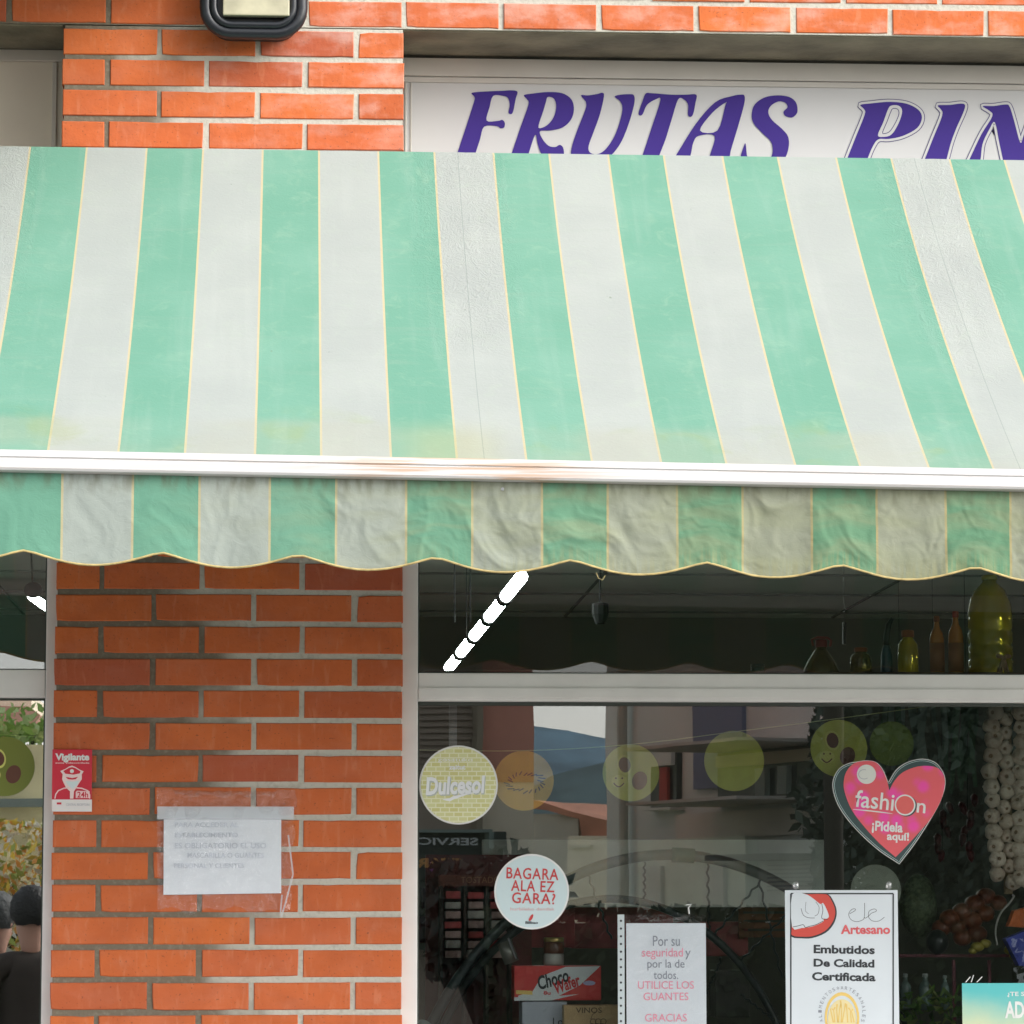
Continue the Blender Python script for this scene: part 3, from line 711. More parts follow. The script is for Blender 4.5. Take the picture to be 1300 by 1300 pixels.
disc(1132, 944, 28, GY+.02, mat('dim green card', (.16,.22,.04), .6), '', 'dim green round card above the heart sticker')
disc(6, 973, 38, YG-.003, mat('dark green card', (.17,.20,.025), .5), 'avocado', 'green round avocado card on the left window, cut by the edge')
disc(1112, 1130, 32, GY+.05, DSK['pale'], '', 'dull round card behind the sausage poster, below the heart')
pts = [unp(528, 952, GY), unp(665, 953, GY), unp(801, 945, GY), unp(932, 929, GY), unp(1065, 912, GY), unp(1300, 880, GY)]
g = MB(); g.tube([Vector(q) for q in catmull([tuple(p) for p in pts], False, 5)], .0011, 5); o = g.done('garland_string', mat('pale string', (.55,.6,.3), .7)); tag(recentre(o), 'thin pale string carrying the round fruit cards across the window', 'string')
g = MB(); g.tube([unp(-40, 930, GY), unp(55, 936, GY)], .0011, 5); o = g.done('garland_string', mat('pale string')); tag(recentre(o), 'thin string above the avocado card in the left window', 'string')

# ---- stickers on the outside of the glass
def sticker(name, px, py, r, label, cat, rimm, facem, y=YG-.0012):
    c = unp(px, py, y); t = thing(name, c, label, cat)
    L = circ(px, py, r, y, 48); g = MB(); g.poly([(a, y, b) for a, b in L], .0008); g.done('backing', rimm, t)
    filled([circ(px, py, r-2.2, y-.0006, 48)], y-.0006, 'face', facem, t); return t
Y1 = YG-.0026
M_ys = mat('yellow sticker', (.66,.66,.30), .5)
n, l = nodes(M_ys); tcs = n.new('ShaderNodeTexCoord'); ck = n.new('ShaderNodeTexBrick'); ck.inputs['Scale'].default_value = 22
ck.inputs['Color1'].default_value = (.68,.69,.36,1); ck.inputs['Color2'].default_value = (.62,.60,.24,1); ck.inputs['Mortar'].default_value = (.78,.78,.55,1); ck.inputs['Mortar Size'].default_value = .03
mpn = n.new('ShaderNodeMapping'); mpn.inputs['Rotation'].default_value = (math.pi/2, 0, 0); l.new(tcs.outputs['Object'], mpn.inputs[0]); l.new(mpn.outputs[0], ck.inputs['Vector']); l.new(ck.outputs[0], n['Principled BSDF'].inputs['Base Color'])
t = sticker('round_sticker', 582, 996.5, 50, 'yellow patterned round sticker with white script lettering on the glass', 'sticker', M_white, M_ys)
M_pl = mat('pale print', (.82,.84,.86), .5); M_pls = mat('grey shadow print', (.48,.52,.50), .5)
text('Dulcesol', (541, 987, 617, 1010), Y1+.0003, M_pls, t, bold=.05, shear=.15, rot=-2)
text('Dulcesol', (540, 985.5, 616, 1008.5), Y1-.0003, M_pl, t, bold=.035, shear=.15, rot=-2)
g = MB(); g.ribbon([unp(562+i*4.6, 1011+1.5*math.sin(i*.6)-i*.6+(4 if i < 3 else 2), Y1-.0003) for i in range(11)], [.001,.005,.008,.008,.007,.006,.005,.004,.003,.002,.001]); g.done('swash', M_pl, t)
text('gosatuko', (556, 962, 600, 968), Y1, M_pl, t); text('zaitut', (570, 971, 591, 977), Y1, M_pl, t, bold=.03)
t = sticker('round_sticker', 675, 1132, 47.5, 'pale blue round sticker asking BAGARA ALA EZ GARA in red', 'sticker', M_white, mat('pale blue sticker', (.56,.68,.70), .5))
M_rl = mat('brick red print', (.55,.05,.05), .5)
text('BAGARA', (643, 1102, 709, 1116.5), Y1, M_rl, t, rot=2, spacing=1.1, bold=.012); text('ALA EZ', (649, 1118, 704, 1132), Y1, M_rl, t, rot=2, spacing=1.1, bold=.012); text('GARA?', (650, 1133.5, 705, 1147.5), Y1, M_rl, t, rot=2, spacing=1.1, bold=.012)
text('hurbileko dendak', (648, 1152, 704, 1156), Y1, mat('faint red print', (.72,.40,.40), .5), t); 
filled([pxloop([(671,1168),(674,1162),(677,1161),(676,1166),(673,1169)], 0, 0, 1, Y1)], Y1, 'emblem', M_rl, t); text('Bilbao', (667, 1169.5, 683, 1173), Y1, M_ink, t, bold=.03)

# heart sticker
t = thing('heart_sticker', unp(1128, 1030, YG), 'pink heart sticker reading fashion with dark teal shadow and white outline', 'sticker')
OUT = [(735,1135),(560,1020),(400,880),(270,740),(170,590),(125,450),(130,350),(180,260),(260,212),(340,195),(430,183),(520,198),(582,262),(628,368),(640,372),(700,275),(780,212),(880,176),(970,170),(1060,198),(1115,255),(1152,330),(1154,430),(1100,585),(1000,760),(880,945)]
INN = [(700,1070),(560,950),(420,800),(300,640),(235,480),(225,380),(250,285),(320,210),(430,188),(520,203),(580,275),(622,370),(643,460),(690,370),(770,290),(900,240),(1020,235),(1100,262),(1145,330),(1148,430),(1110,560),(1020,720),(900,860),(790,980)]
def keepcorners(P, idx, k=4):
    """catmull between corners"""
    P = [Vector(p) for p in P]; N = len(P); out = []
    for i in range(N):
        a, b, c, d = P[i-1], P[i], P[(i+1) % N], P[(i+2) % N]
        if i in idx: a = b
        if (i+1) % N in idx: d = c
        for j in range(k):
            s_ = j/k; out.append(.5*((2*b)+(c-a)*s_+(2*a-5*b+4*c-d)*s_*s_+(3*b-a-3*c+d)*s_**3))
    return [tuple(q) for q in out]
OUTs = keepcorners(OUT, (0,)); INNs = keepcorners(INN, (0, 12))
Lo = pxloop(OUTs, 1040, 940, 7.222, YG-.001, False); g = MB(); g.poly([(a, YG-.0014, b) for a, b in Lo], .0008); g.done('backing', M_white, t)
filled([offset_loop(Lo, -.0016)], YG-.0018, 'backing', mat('dark teal print', (.035,.07,.07), .5), t)
Lw = offset_loop(Lo, -.0045); filled([Lw, offset_loop(Lo, -.0056)], YG-.0021, 'outline', mat('pale teal line', (.45,.58,.56), .5), t)
M_heart = mat('pink heart print', (.75,.08,.16), .45); n, l = nodes(M_heart); tcs = n.new('ShaderNodeTexCoord'); vo = n.new('ShaderNodeTexVoronoi'); vo.inputs['Scale'].default_value = 24
l.new(tcs.outputs['Object'], vo.inputs[0]); l.new(mixrgb(n, l, rng(n, l, vo.outputs['Distance'], .15, .55), (.84,.07,.38), (.74,.11,.13)), n['Principled BSDF'].inputs['Base Color'])
filled([pxloop(INNs, 1040, 940, 7.222, YG-.0025, False)], YG-.0025, 'face', M_heart, t)
filled([circ(1100, 983, 12.2, YG-.003, 28)], YG-.003, 'badge', mat('badge white', (.70,.71,.66), .5), t)
g = MB(); g.ribbon([unp(1097+7*math.cos(rad(a)), 983-6*math.sin(rad(a)), YG-.0034) for a in range(70, 330, 20)], .0016); g.done('emblem', M_grey, t)
text('fashi', (1086, 1005, 1135, 1027), YG-.0032, M_white, t, rot=6, bold=.01)
text('n', (1164, 1019.5, 1175, 1032), YG-.0032, M_white, t, rot=6, bold=.01)
filled([circ(1150.5, 1023, 13.4, YG-.0029, 32)], YG-.0029, 'ring', mat('dark teal print'), t)
filled([circ(1149, 1022, 13.2, YG-.0033, 32), circ(1149, 1022, 11.4, YG-.0033, 32)], YG-.0033, 'ring', M_white, t)
filled([circ(1149, 1022, 11.5, YG-.0031, 32)], YG-.0031, 'ring', mat('coral print', (.74,.13,.12), .5), t)
g = MB(); g.ribbon([unp(1083, 1027.5, YG-.0032), unp(1100, 1029, YG-.0032), unp(1118, 1031, YG-.0032), unp(1133, 1033, YG-.0032)], [.001,.003,.003,.001]); g.done('underline', M_white, t)
text('¡Pídela', (1107, 1043, 1146, 1059), YG-.0032, M_white, t, rot=4, bold=.03); text('aquí!', (1126, 1056.5, 1154, 1070), YG-.0032, M_white, t, rot=2, bold=.03)

# plastic sleeve notice
t = thing('notice', unp(842, 1300, YG), 'white notice in a punched plastic sleeve asking customers to use gloves', 'notice')
yy = YG-.0012
a, b = unp(796, 1400, yy), unp(896, 1172, yy); g = MB(); g.box(a.x, b.x, yy, yy+.0008, a.z, b.z); 
M_np = mat('notice paper', (.66,.715,.76), .6, noise=.02, nscale=10)
g.done('paper', M_np, t)
a, b = unp(785, 1402, yy), unp(896, 1161, yy); g = MB(); NX, NZ = 14, 24
for i in range(NX):
    for j in range(NZ): pass
g.box(a.x, b.x, yy-.0012, yy-.0006, a.z, b.z); g.done('sleeve', film_material('clear sleeve', .05, .35, 9), t)
a, b = unp(785, 1402, yy), unp(792.5, 1161, yy); g = MB(); g.box(a.x, b.x, yy-.0022, yy-.0014, a.z, b.z); st = g.done('punched_edge', mat('milky plastic', (.50,.56,.57), .4), t)
for k in range(14):
    py = 1169+k*9.8
    filled([circ(788.3, py, 1.5, yy-.0028, 10)], yy-.0028, 'hole', M_ink, st)
M_gp = mat('soft grey print', (.24,.26,.30), .6); M_pp = mat('soft pink print', (.72,.26,.34), .6)
Y2 = YG-.0018
for body, box, m in (('Por su', (829,1188,863,1201), M_gp), ('seguridad', (815,1203.5,867,1218), M_pp), ('y', (870,1207,877,1218), M_gp), ('por la de', (822,1218,869,1232), M_gp), ('todos.', (830,1232.5,861,1243), M_gp),
                     ('UTILICE LOS', (810,1245.5,881,1255.5), M_pp), ('GUANTES', (817,1260,874,1270), M_pp), ('GRACIAS', (819,1287,872,1297), M_pp)):
    text(body, box, Y2-.0009, m, t)
g = MB(); g.tube([unp(875, 1160, yy), unp(874, 1152, yy-.004), unp(878, 1148, yy-.003), unp(871, 1149, yy-.002)], .0018, 6); g.done('tape', M_white, t)

# sausage poster
t = thing('poster', unp(1068, 1300, YG), 'tall white poster with red sausage drawing and Embutidos De Calidad Certificada text', 'poster')
a, b = unp(999, 1402, yy), unp(1139.5, 1130, yy); g = MB(); g.box(a.x, b.x, yy, yy+.0009, a.z, b.z); g.done('paper', mat('poster paper', (.66,.71,.745), .5, noise=.02, nscale=8), t)
def frame_px(x0, y0, x1, y1, w, y, m, parent, nm):
    g = MB()
    for A_, B_ in (((x0,y0),(x1,y0)), ((x0,y1),(x1,y1)), ((x0,y0),(x0,y1)), ((x1,y0),(x1,y1))):
        p, q = unp(*A_, y), unp(*B_, y); g.ribbon([p, q], w)
    g.done(nm, m, parent)
frame_px(1004, 1134.5, 1134, 1396, .0035, Y2, M_ink, t, 'border')
P6 = lambda pts, k=4, cl=True: pxloop(pts, 990, 1120, 7.225, Y2, True, k)
M_sr = mat('sausage red print', (.62,.07,.05), .5)
filled([P6([(110,110),(250,108),(380,105),(450,115),(490,170),(518,240),(520,310),(490,390),(420,465),(300,512),(200,515),(108,500),(106,410)], 3)], Y2, 'print', M_ink, t)
filled([P6([(112,112),(250,110),(380,108),(440,118),(475,170),(505,240),(505,310),(475,380),(410,450),(300,495),(200,500),(112,485),(110,410)], 3)], Y2-.0004, 'print', M_sr, t)
filled([P6([(112,112),(230,108),(300,145),(370,200),(395,190),(425,240),(450,310),(430,335),(400,335),(400,360),(330,395),(270,412),(200,420),(112,410)], 3)], Y2-.0008, 'print', mat('poster paper'), t)
for pl, w in (([(195,240),(215,300),(260,325),(320,328)], .0012), ([(330,180),(360,230),(350,290),(320,310)], .001), ([(385,200),(395,260),(385,330),(440,340)], .0014), ([(240,180),(235,260),(265,290)], .0008), ([(120,410),(170,400),(215,390),(235,415),(270,405),(330,390),(400,355)], .0015)):
    g = MB(); g.ribbon([unp(990+x/7.225, 1120+z/7.225, Y2-.0011) for x, z in [tuple(q) for q in catmull(pl, False, 4)]], w); g.done('print', M_ink, t)
for pl in ([(640,290),(690,260),(690,245),(660,250),(632,290),(650,340),(700,362),(750,350),(775,320),(778,190)], [(775,320),(785,330),(815,310),(840,285),(885,265),(870,245),(820,265),(815,320),(850,355),(910,355),(960,320)]):
    g = MB(); g.ribbon([unp(990+x/7.225, 1120+z/7.225, Y2) for x, z in [tuple(q) for q in catmull(pl, False, 4)]], .0011); g.done('logo', M_ink, t)
M_rs = mat('soft red print', (.70,.12,.13), .5)
text('Artesano', (1067.5, 1174, 1130, 1186), Y2, M_rs, t, bold=.03)
text('Embutidos', (1033, 1200, 1110.5, 1211), Y2, M_ink, t, bold=.035, rot=1); text('De Calidad', (1033, 1217.5, 1110, 1228), Y2, M_ink, t, bold=.035, rot=1); text('Certificada', (1031, 1234.5, 1111.5, 1245.5), Y2, M_ink, t, bold=.035, rot=1)
M_au = mat('gold print', (.80,.56,.16), .5)
filled([circ(1069, 1292, 22, Y2, 32, 1, 1.45), circ(1069, 1292, 19, Y2, 32, 1, 1.45)], Y2, 'seal', M_au, t)
filled([circ(1069, 1294, 18, Y2-.0003, 32, 1, 1.4)], Y2-.0003, 'seal', mat('pale gold print', (.80,.68,.36), .5), t)
rnd = random.Random(2); g = MB()
for q in range(9):
    x = 1056+q*3.2; g.ribbon([unp(x+rnd.uniform(-2,2), 1270+abs(q-4)*2.2+rnd.uniform(0,3), Y2-.0007), unp(x+rnd.uniform(-2,2), 1280+rnd.uniform(0,4), Y2-.0007), unp(x+rnd.uniform(-3,3), 1298, Y2-.0007)], [.004,.002,.003])
g.done('seal', M_au, t)
arc = 'ALIMENTOS*ARTESANALES'
for i, ch in enumerate(arc):
    ang = rad(200-220*i/(len(arc)-1)); px, py = 1069+28*math.cos(ang), 1285-31*math.sin(ang)
    text(ch, (px-1.6, py-2.2, px+1.6, py+2.2), Y2, M_gp, t, rot=90-math.degrees(ang))
for px in (1010, 1128):
    g = MB(); c = unp(px, 1124, yy); g.ell((c.x, c.y-.004, c.z), .008, .004, .011); g.done('suction_hook', film_material('clear rubber', .25, .3, 20) if px == 1010 else bpy.data.materials['clear rubber'], t, True)

# turquoise poster, bottom right
t = thing('poster', unp(1290, 1300, YG), 'turquoise and sand beach poster at the lower right corner of the glass', 'poster')
M_tq = mat('beach print', (.1,.5,.5), .45); n, l = nodes(M_tq); gg = n.new('ShaderNodeNewGeometry'); sx = n.new('ShaderNodeSeparateXYZ'); l.new(gg.outputs['Position'], sx.inputs[0])
zt_, zb_ = unp(1260, 1248, yy).z, unp(1260, 1300, yy).z
nzz = noise_(n, l, gg.outputs['Position'], 9, 3); hz = math_(n, l, 'ADD', sx.outputs[2], math_(n, l, 'MULTIPLY', math_(n, l, 'SUBTRACT', nzz, .5), .08))
l.new(mixrgb(n, l, rng(n, l, hz, zb_-.03, zt_-.02), (.62,.66,.42), (.10,.50,.50)), n['Principled BSDF'].inputs['Base Color'])
a, b = unp(1223.5, 1400, yy), unp(1330, 1248, yy); g = MB(); g.box(a.x, b.x, yy, yy+.0009, a.z, b.z); g.done('paper', M_tq, t)
text('¿TE SABE', (1279, 1259, 1318, 1266), Y2, M_white, t, bold=.02); text('ADIOS', (1276, 1271, 1326, 1293), Y2, M_white, t, bold=.03)
g = MB(); g.ribbon([unp(1226, 1247, Y2), unp(1232, 1240, Y2)], .002); g.ribbon([unp(1233, 1247, Y2), unp(1236, 1238, Y2)], .002); g.ribbon([unp(1240, 1247, Y2), unp(1247, 1240, Y2)], .002); g.done('tape', M_white, t)

# ---- notices on the bricks
BY = -.006
t = thing('paper_notice', unp(284, 1135, BY), 'faded white notice in a crumpled clear sleeve taped to the brick pier', 'notice')
bm = bmesh.new(); NX, NZ = 30, 22; fnn = smooth_noise(77)
c00, c10, c01, c11 = unp(207.5, 1136, BY-.003), unp(357, 1134, BY-.003), unp(208, 1028, BY-.003), unp(357, 1026, BY-.003)
rw = []
for j in range(NZ+1):
    r_ = []
    for i in range(NX+1):
        p = c00.lerp(c10, i/NX).lerp(c01.lerp(c11, i/NX), j/NZ); r_.append(bm.verts.new((p.x, p.y+.0022*fnn(p.x*2, p.z*2, 18), p.z)))
    rw.append(r_)
for j in range(NZ):
    for i in range(NX): bm.faces.new((rw[j][i], rw[j][i+1], rw[j+1][i+1], rw[j+1][i])).smooth = True
me = bpy.data.meshes.new('paper'); bm.to_mesh(me); bm.free(); link('paper', me, mat('faded paper', (.80,.84,.89), .6, noise=.03, nscale=30), t)
bm = bmesh.new(); NX, NZ = 70, 60; rw = []; fq = smooth_noise(91); rnd = random.Random(4)
c00, c10, c01, c11 = unp(200, 1150, BY-.006), unp(368, 1150, BY-.006), unp(199, 1000, BY-.006), unp(376, 1003, BY-.006)
for j in range(NZ+1):
    r_ = []
    for i in range(NX+1):
        u, v = i/NX, j/NZ
        p = c00.lerp(c10, u).lerp(c01.lerp(c11, u), v)
        ed = max(abs(u-.5)*2, abs(v-.5)*2)**4
        w = .0012+.0055*ed
        zz = p.z; 
        if j == 0: zz += -.01+.012*math.sin(u*19)*math.sin(u*7)
        if j == NZ and .12 < u < .85: zz -= .018+.004*math.sin(u*30)
        if i == NX: p.x += .004*math.sin(v*23)
        r_.append(bm.verts.new((p.x, p.y+w*(1-2*abs(math.sin(1.8*fq(p.x*2, p.z*2, 26))))-.001, zz)))
    rw.append(r_)
for j in range(NZ):
    for i in range(NX): bm.faces.new((rw[j][i], rw[j][i+1], rw[j+1][i+1], rw[j+1][i])).smooth = True
me = bpy.data.meshes.new('sleeve'); bm.to_mesh(me); bm.free(); link('sleeve', me, film_material('crumpled film', .11, .7, 60), t)
yb_ = BY-.0075; a, b = unp(199.5, 1040, yb_), unp(373, 1024, yb_)
g = MB(); g.box(a.x, b.x, yb_, yb_+.0005, a.z, b.z); g.done('tape', mat('frosted tape', (.76,.80,.84), .4, alpha=.5), t)
g = MB()
for A_, B_ in (((366,1060),(372,1110)), ((372,1110),(362,1148)), ((358,1136),(356,1160)), ((362,1148),(357,1164))):
    g.ribbon([unp(*A_, yb_), unp(*B_, yb_)], .004)
g.done('loose_tape', mat('frosted tape'), t)
M_fg = mat('faded print', (.62,.66,.73), .6)
for body, box in (('PARA ACCEDER AL', (222,1044,303,1050)), ('ESTABLECIMIENTO', (222,1057,302,1063)), ('ES OBLIGATORIO EL USO', (222,1070,338,1077)), ('MASCARILLA O GUANTES', (238,1082.5,335,1089)), ('PERSONAL Y CLIENTES', (221,1096,310,1102))):
    text(body, box, yb_+.0012, M_fg, t, bold=.01)

t = thing('warning_sign', unp(91, 1030, BY), 'small red sign with a white guard in peaked cap on the bricks', 'sign')
vy = -.009
a, b = unp(65.5, 1030.5, vy), unp(117, 951.5, vy); g = MB(); g.box(a.x, b.x, vy, vy+.003, a.z, b.z, .0008); g.done('plate', mat('sign red', (.60,.015,.04), .35), t)
a, b = unp(65.6, 1030.3, vy), unp(116.8, 1015, vy); g = MB(); g.box(a.x, b.x, vy-.0006, vy-.0001, a.z, b.z); g.done('plate', mat('sign white', (.76,.72,.70), .4), t)
V1 = vy-.0009
text('Vigilante', (70, 956.5, 113.5, 968), V1, M_white, t, bold=.045); text('zona videovigilada', (70, 967.5, 113.5, 970), V1, mat('pale pink print', (.85,.6,.6), .5), t, bold=.02)
VP = lambda pts, y=V1: pxloop(pts, 50, 940, 13, y, False)
filled([VP([(345,505),(430,470),(490,430),(540,415),(600,440),(660,480),(730,510),(700,560),(700,640),(660,700),(610,780),(570,840),(560,960),(505,960),(505,840),(440,780),(400,700),(375,640),(385,560)])], V1, 'print', mat('pale figure print', (.85,.68,.66), .5), t)
filled([VP([(395,505),(490,450),(540,440),(590,455),(680,510),(665,545),(560,565),(430,550)], V1-.0004)], V1-.0004, 'print', mat('sign red'), t)
filled([VP([(430,600),(540,620),(640,600),(600,640),(540,648),(470,640)], V1-.0004)], V1-.0004, 'print', mat('sign red'), t)
filled([VP([(430,665),(540,680),(655,665),(610,750),(545,800),(480,750)], V1-.0004)], V1-.0004, 'print', mat('mask print', (.66,.74,.74), .5), t)
filled([circ(91.3, 979, 2.6, V1-.0006, 12)], V1-.0006, 'print', M_white, t)
for pl in ([(480,780),(400,790),(310,830),(270,890),(255,960)], [(600,780),(700,790),(800,830),(830,900),(830,960)]):
    g = MB(); g.ribbon([unp(50+x/13, 940+z/13, V1) for x, z in pl], .003); g.done('print', mat('pale pink print'), t)
g = MB(); g.poly([(p[0], V1-.0004, p[1]) for p in VP([(600,850),(620,830),(830,840),(825,950),(600,950)])]); g.done('print', mat('pale pink print'), t)
text('24h', (98, 1005, 112, 1012.5), V1-.0008, mat('sign red'), t, bold=.02); text('CENTRAL RECEPTORA', (84, 1020, 114, 1023), V1-.0004, M_grey, t)
g = MB(); g.ribbon([unp(72, 1020, V1), unp(78, 1020, V1)], .005); g.done('print', mat('sign red'), t)

exec_more = True
# ================================================================== DISPLAY BEHIND THE LOWER PANE
def bottle(name, px, py_base, py_top, w, y, bodym, capm, label, shape='tall', group=None):
    b = unp(px, py_base, y); tp = unp(px, py_top, y); H = tp.z-b.z; r = (unp(px+w/2, py_base, y)-b).length
    t = thing(name, b, label, 'bottle', group)
    prof = {'tall': [(.9,0),(1,.03),(1,.60),(.85,.70),(.42,.80),(.36,.88),(.36,.90)],
            'jar': [(.9,0),(1,.04),(1.0,.50),(.92,.68),(.55,.80),(.5,.84)],
            'cone': [(1,0),(1.02,.08),(.80,.35),(.45,.62),(.30,.72),(.28,.78)],
            'jug': [(.92,0),(1,.03),(1,.14),(.94,.16),(1,.19),(1,.28),(.94,.30),(1,.33),(1,.42),(.94,.44),(1,.47),(1,.60),(.93,.72),(.70,.84),(.35,.92),(.30,.95)]}[shape]
    g = MB(); g.lathe([(r*a, H*h) for a, h in prof], b, 16); g.done('body', bodym, t, True)
    g = MB(); h0 = prof[-1][1]; rc = r*max(prof[-1][0]*1.15, .25)
    g.lathe([(rc, H*h0), (rc*1.05, H*(h0+.02)), (rc*1.05, H*.985), (rc*.8, H)], b, 12); g.done('cap', capm, t, True)
    return t
def oil(name, col, tr=.75): return mat(name, col, .12, trans=tr, spec=.6)
M_oil = oil('olive oil', (.58,.46,.04), .45); M_oil2 = oil('amber oil', (.62,.24,.05), .25); M_cl = oil('dark honey glass', (.16,.13,.03), .5); M_rc = mat('dark red cap', (.22,.02,.02), .4)
M_oc = mat('orange cap', (.30,.09,.03), .5); M_lab = mat('brown label', (.30,.12,.05), .6)
SYY = .27
zs = unp(1100, 857, SYY).z
sh = thing('display_shelf', (2.1, .25, zs-.03), 'high display shelf behind the transom carrying bottles', 'shelf')
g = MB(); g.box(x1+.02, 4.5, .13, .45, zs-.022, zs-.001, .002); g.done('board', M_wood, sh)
for xx in (1.0, 2.6, 4.4):
    g = MB(); g.box(xx, xx+.02, .44, .46, zs-.2, zs-.023); g.done('bracket', M_steel, sh)
bt = bottle('bottle', 1043, 857, 812, 46, SYY, M_cl, M_rc, 'squat conical bottle with dark red handled cap on the high shelf', 'cone')
b = unp(1043, 818, SYY); g = MB(); g.tube([b+Vector((-.022,0,-.004)), b+Vector((-.026,0,.012)), b+Vector((-.01,0,.018)), b+Vector((.016,0,.017)), b+Vector((.025,0,.010)), b+Vector((.022,0,-.006))], .0035, 6); g.done('handle', M_rc, bt, True)
bottle('jar', 1093, 857, 822, 28, SYY, M_cl, M_oc, 'low amber jar beside the black spray bottle on the high shelf', 'jar')
t = thing('spray_bottle', unp(1128, 857, SYY), 'dark blue bottle with curved black neck on the high shelf', 'bottle')
b = unp(1126, 857, SYY); g = MB(); g.lathe([(.014,0),(.016,.01),(.015,.05),(.011,.07),(.008,.08)], b, 12); g.done('body', mat('dark blue plastic', (.03,.07,.11), .3), t, True)
g = MB(); g.tube([b+Vector((0,0,.07)), b+Vector((.001,0,.10)), b+Vector((.006,0,.13)), b+Vector((.016,0,.148))], [.009,.009,.008,.005], 8); g.done('neck', M_black, t, True)
bottle('bottle', 1153, 857, 800, 27, SYY, M_oil, M_oc, 'small golden oil bottle with brown cork stopper on the high shelf', 'jar')
bt = bottle('bottle', 1190, 857, 782, 18, SYY, M_oil2, M_oc, 'left of two slim amber bottles with orange caps on the shelf', 'tall')
bt2 = bottle('bottle', 1214, 857, 776, 19, SYY, M_oil2, mat('salmon cap', (.40,.08,.06), .5), 'right slim amber bottle with salmon cap next to the oil jug', 'tall')
for o, px in ((bt, 1190), (bt2, 1214)):
    b = unp(px, 853, SYY); g = MB(); rr = .0195 if px == 1190 else .0205; g.lathe([(rr, .0), (rr, .075)], (b.x, b.y, b.z), 16); g.done('label', M_lab, o, True)
bt = bottle('oil_jug', 1258, 858, 730, 57, SYY+.05, M_oil, mat('yellow cap', (.5,.4,.05), .5), 'big five litre plastic jug of golden oil standing on the high shelf', 'jug')
t = thing('raffia_bow', unp(1274, 857, .17), 'small pinkish raffia bow in front of the big oil jug', 'bow')
g = MB(); b = unp(1274, 836, .17)
for a in (-50, -20, 10, 35): g.tube([b, b+Vector((math.sin(rad(a))*.022, 0, -.040))], [.005, .0035], 5)
g.ell(tuple(b), .008, .006, .007, 8, 5); g.ell((b.x-.01, b.y, b.z+.006), .010, .005, .006, 8, 5); g.ell((b.x+.011, b.y, b.z+.006), .010, .005, .006, 8, 5)
g.done('strands', mat('raffia', (.36,.22,.15), .8, noise=.2), t, True)
t = thing('hanging_strip', unp(1072, 818, .6), 'thin black strip hanging above the small jar behind the upper pane', 'strip')
g = MB(); g.tube([unp(1072, 818, .6), unp(1072, 790, .6)], .0055, 6); g.tube([unp(1072, 790, .6), Vector((unp(1072, 790, .6).x, .6, 3.59))], .001, 4); g.done('strip', M_black, t)
t = thing('pale_jar', unp(960, 857, SYY), 'small teal lidded tub at the left end of the high shelf', 'jar')
b = unp(962, 857, SYY); g = MB(); g.lathe([(.016,0),(.018,.01),(.018,.02)], b, 12); g.done('body', mat('teal glass', (.07,.14,.13), .2), t, True)
g = MB(); g.lathe([(.0185,.021),(.0185,.028)], b, 12); g.done('lid', mat('dark teal lid', (.05,.08,.08), .4), t, True)

# display table behind the glass
DT = thing('display_table', (2.1, .45, .115), 'dark wooden display counter behind the window glass', 'table')
zt_ = 1.26
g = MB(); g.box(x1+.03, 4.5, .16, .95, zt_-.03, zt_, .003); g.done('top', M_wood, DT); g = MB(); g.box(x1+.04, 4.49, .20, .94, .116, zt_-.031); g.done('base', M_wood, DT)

# big iron double hoop
HP = thing('iron_wheel', unp(820, 1300, .5), 'large dark iron wheel with two rims joined by thin twisted rods behind the glass', 'wheel')
OY, IY = .48, .56
def ellpt(cx, top, a, b, th, y):
    return unp(cx+a*math.sin(th), top+b-b*math.cos(th), y)
M_iron = mat('dark iron', (.04,.055,.055), .28, 0, noise=.3, nscale=12, bump=.3, bscale=40)
th0 = [rad(-84+168*i/56) for i in range(57)]
g = MB(); g.tube([ellpt(850, 1085, 360, 470, a, OY) for a in th0], .0145, 10); g.done('outer_rim', M_iron, HP, True)
g = MB(); g.tube([ellpt(775, 1141, 240, 305, a, IY) for a in th0], .0108, 10); g.done('inner_rim', M_iron, HP, True)
p = [ellpt(850, 1085, 360, 470, rad(a), OY) for a in (.5, 2, 3.5, 5)]; g = MB(); g.tube(p, .0195, 10); g.done('green_clamp', mat('green tape', (.035,.10,.06), .5), HP, True)
for (ax, ay), (bx, by) in (((818,1090),(818,1146)), ((898,1090),(900,1180)), ((744,1104),(776,1192)), ((968,1116),(904,1190)), ((1010,1150),(936,1224)), ((964,1120),(992,1240)), ((916,1216),(896,1262)), ((700,1124),(650,1180)), ((985,1296),(940,1262))):
    p, q = unp(ax, ay, OY), unp(bx, by, IY); N = 26; pts = []
    s = (q-p).normalized(); e1 = s.orthogonal().normalized(); e2 = s.cross(e1)
    for i in range(N+1): pts.append(p.lerp(q, i/N)+(e1*math.cos(i*1.4)+e2*math.sin(i*1.4))*.0028)
    g = MB(); g.tube(pts, .0030, 6); g.done('twisted_rod', M_iron, HP, True)

BB = thing('contrast_board', (unp(845, 1100, .8).x, .8, 1.26), 'pale grey green board added behind the iron wheel so its rim stands out', 'board')  # added to lighten the background behind the wheel rims
a, b = unp(612, 1152, .8), unp(1046, 1066, .8); g = MB(); g.box(a.x, b.x, .8, .815, a.z, b.z, .002); g.done('board', mat('grey green board', (.62,.66,.60), .85, noise=.2, nscale=6), BB)
for px in (625, 1032):
    a = unp(px, 1152, .8); g = MB(); g.box(a.x-.01, a.x+.01, .817, .835, 1.261, a.z+.02); g.done('leg', M_wood, BB)

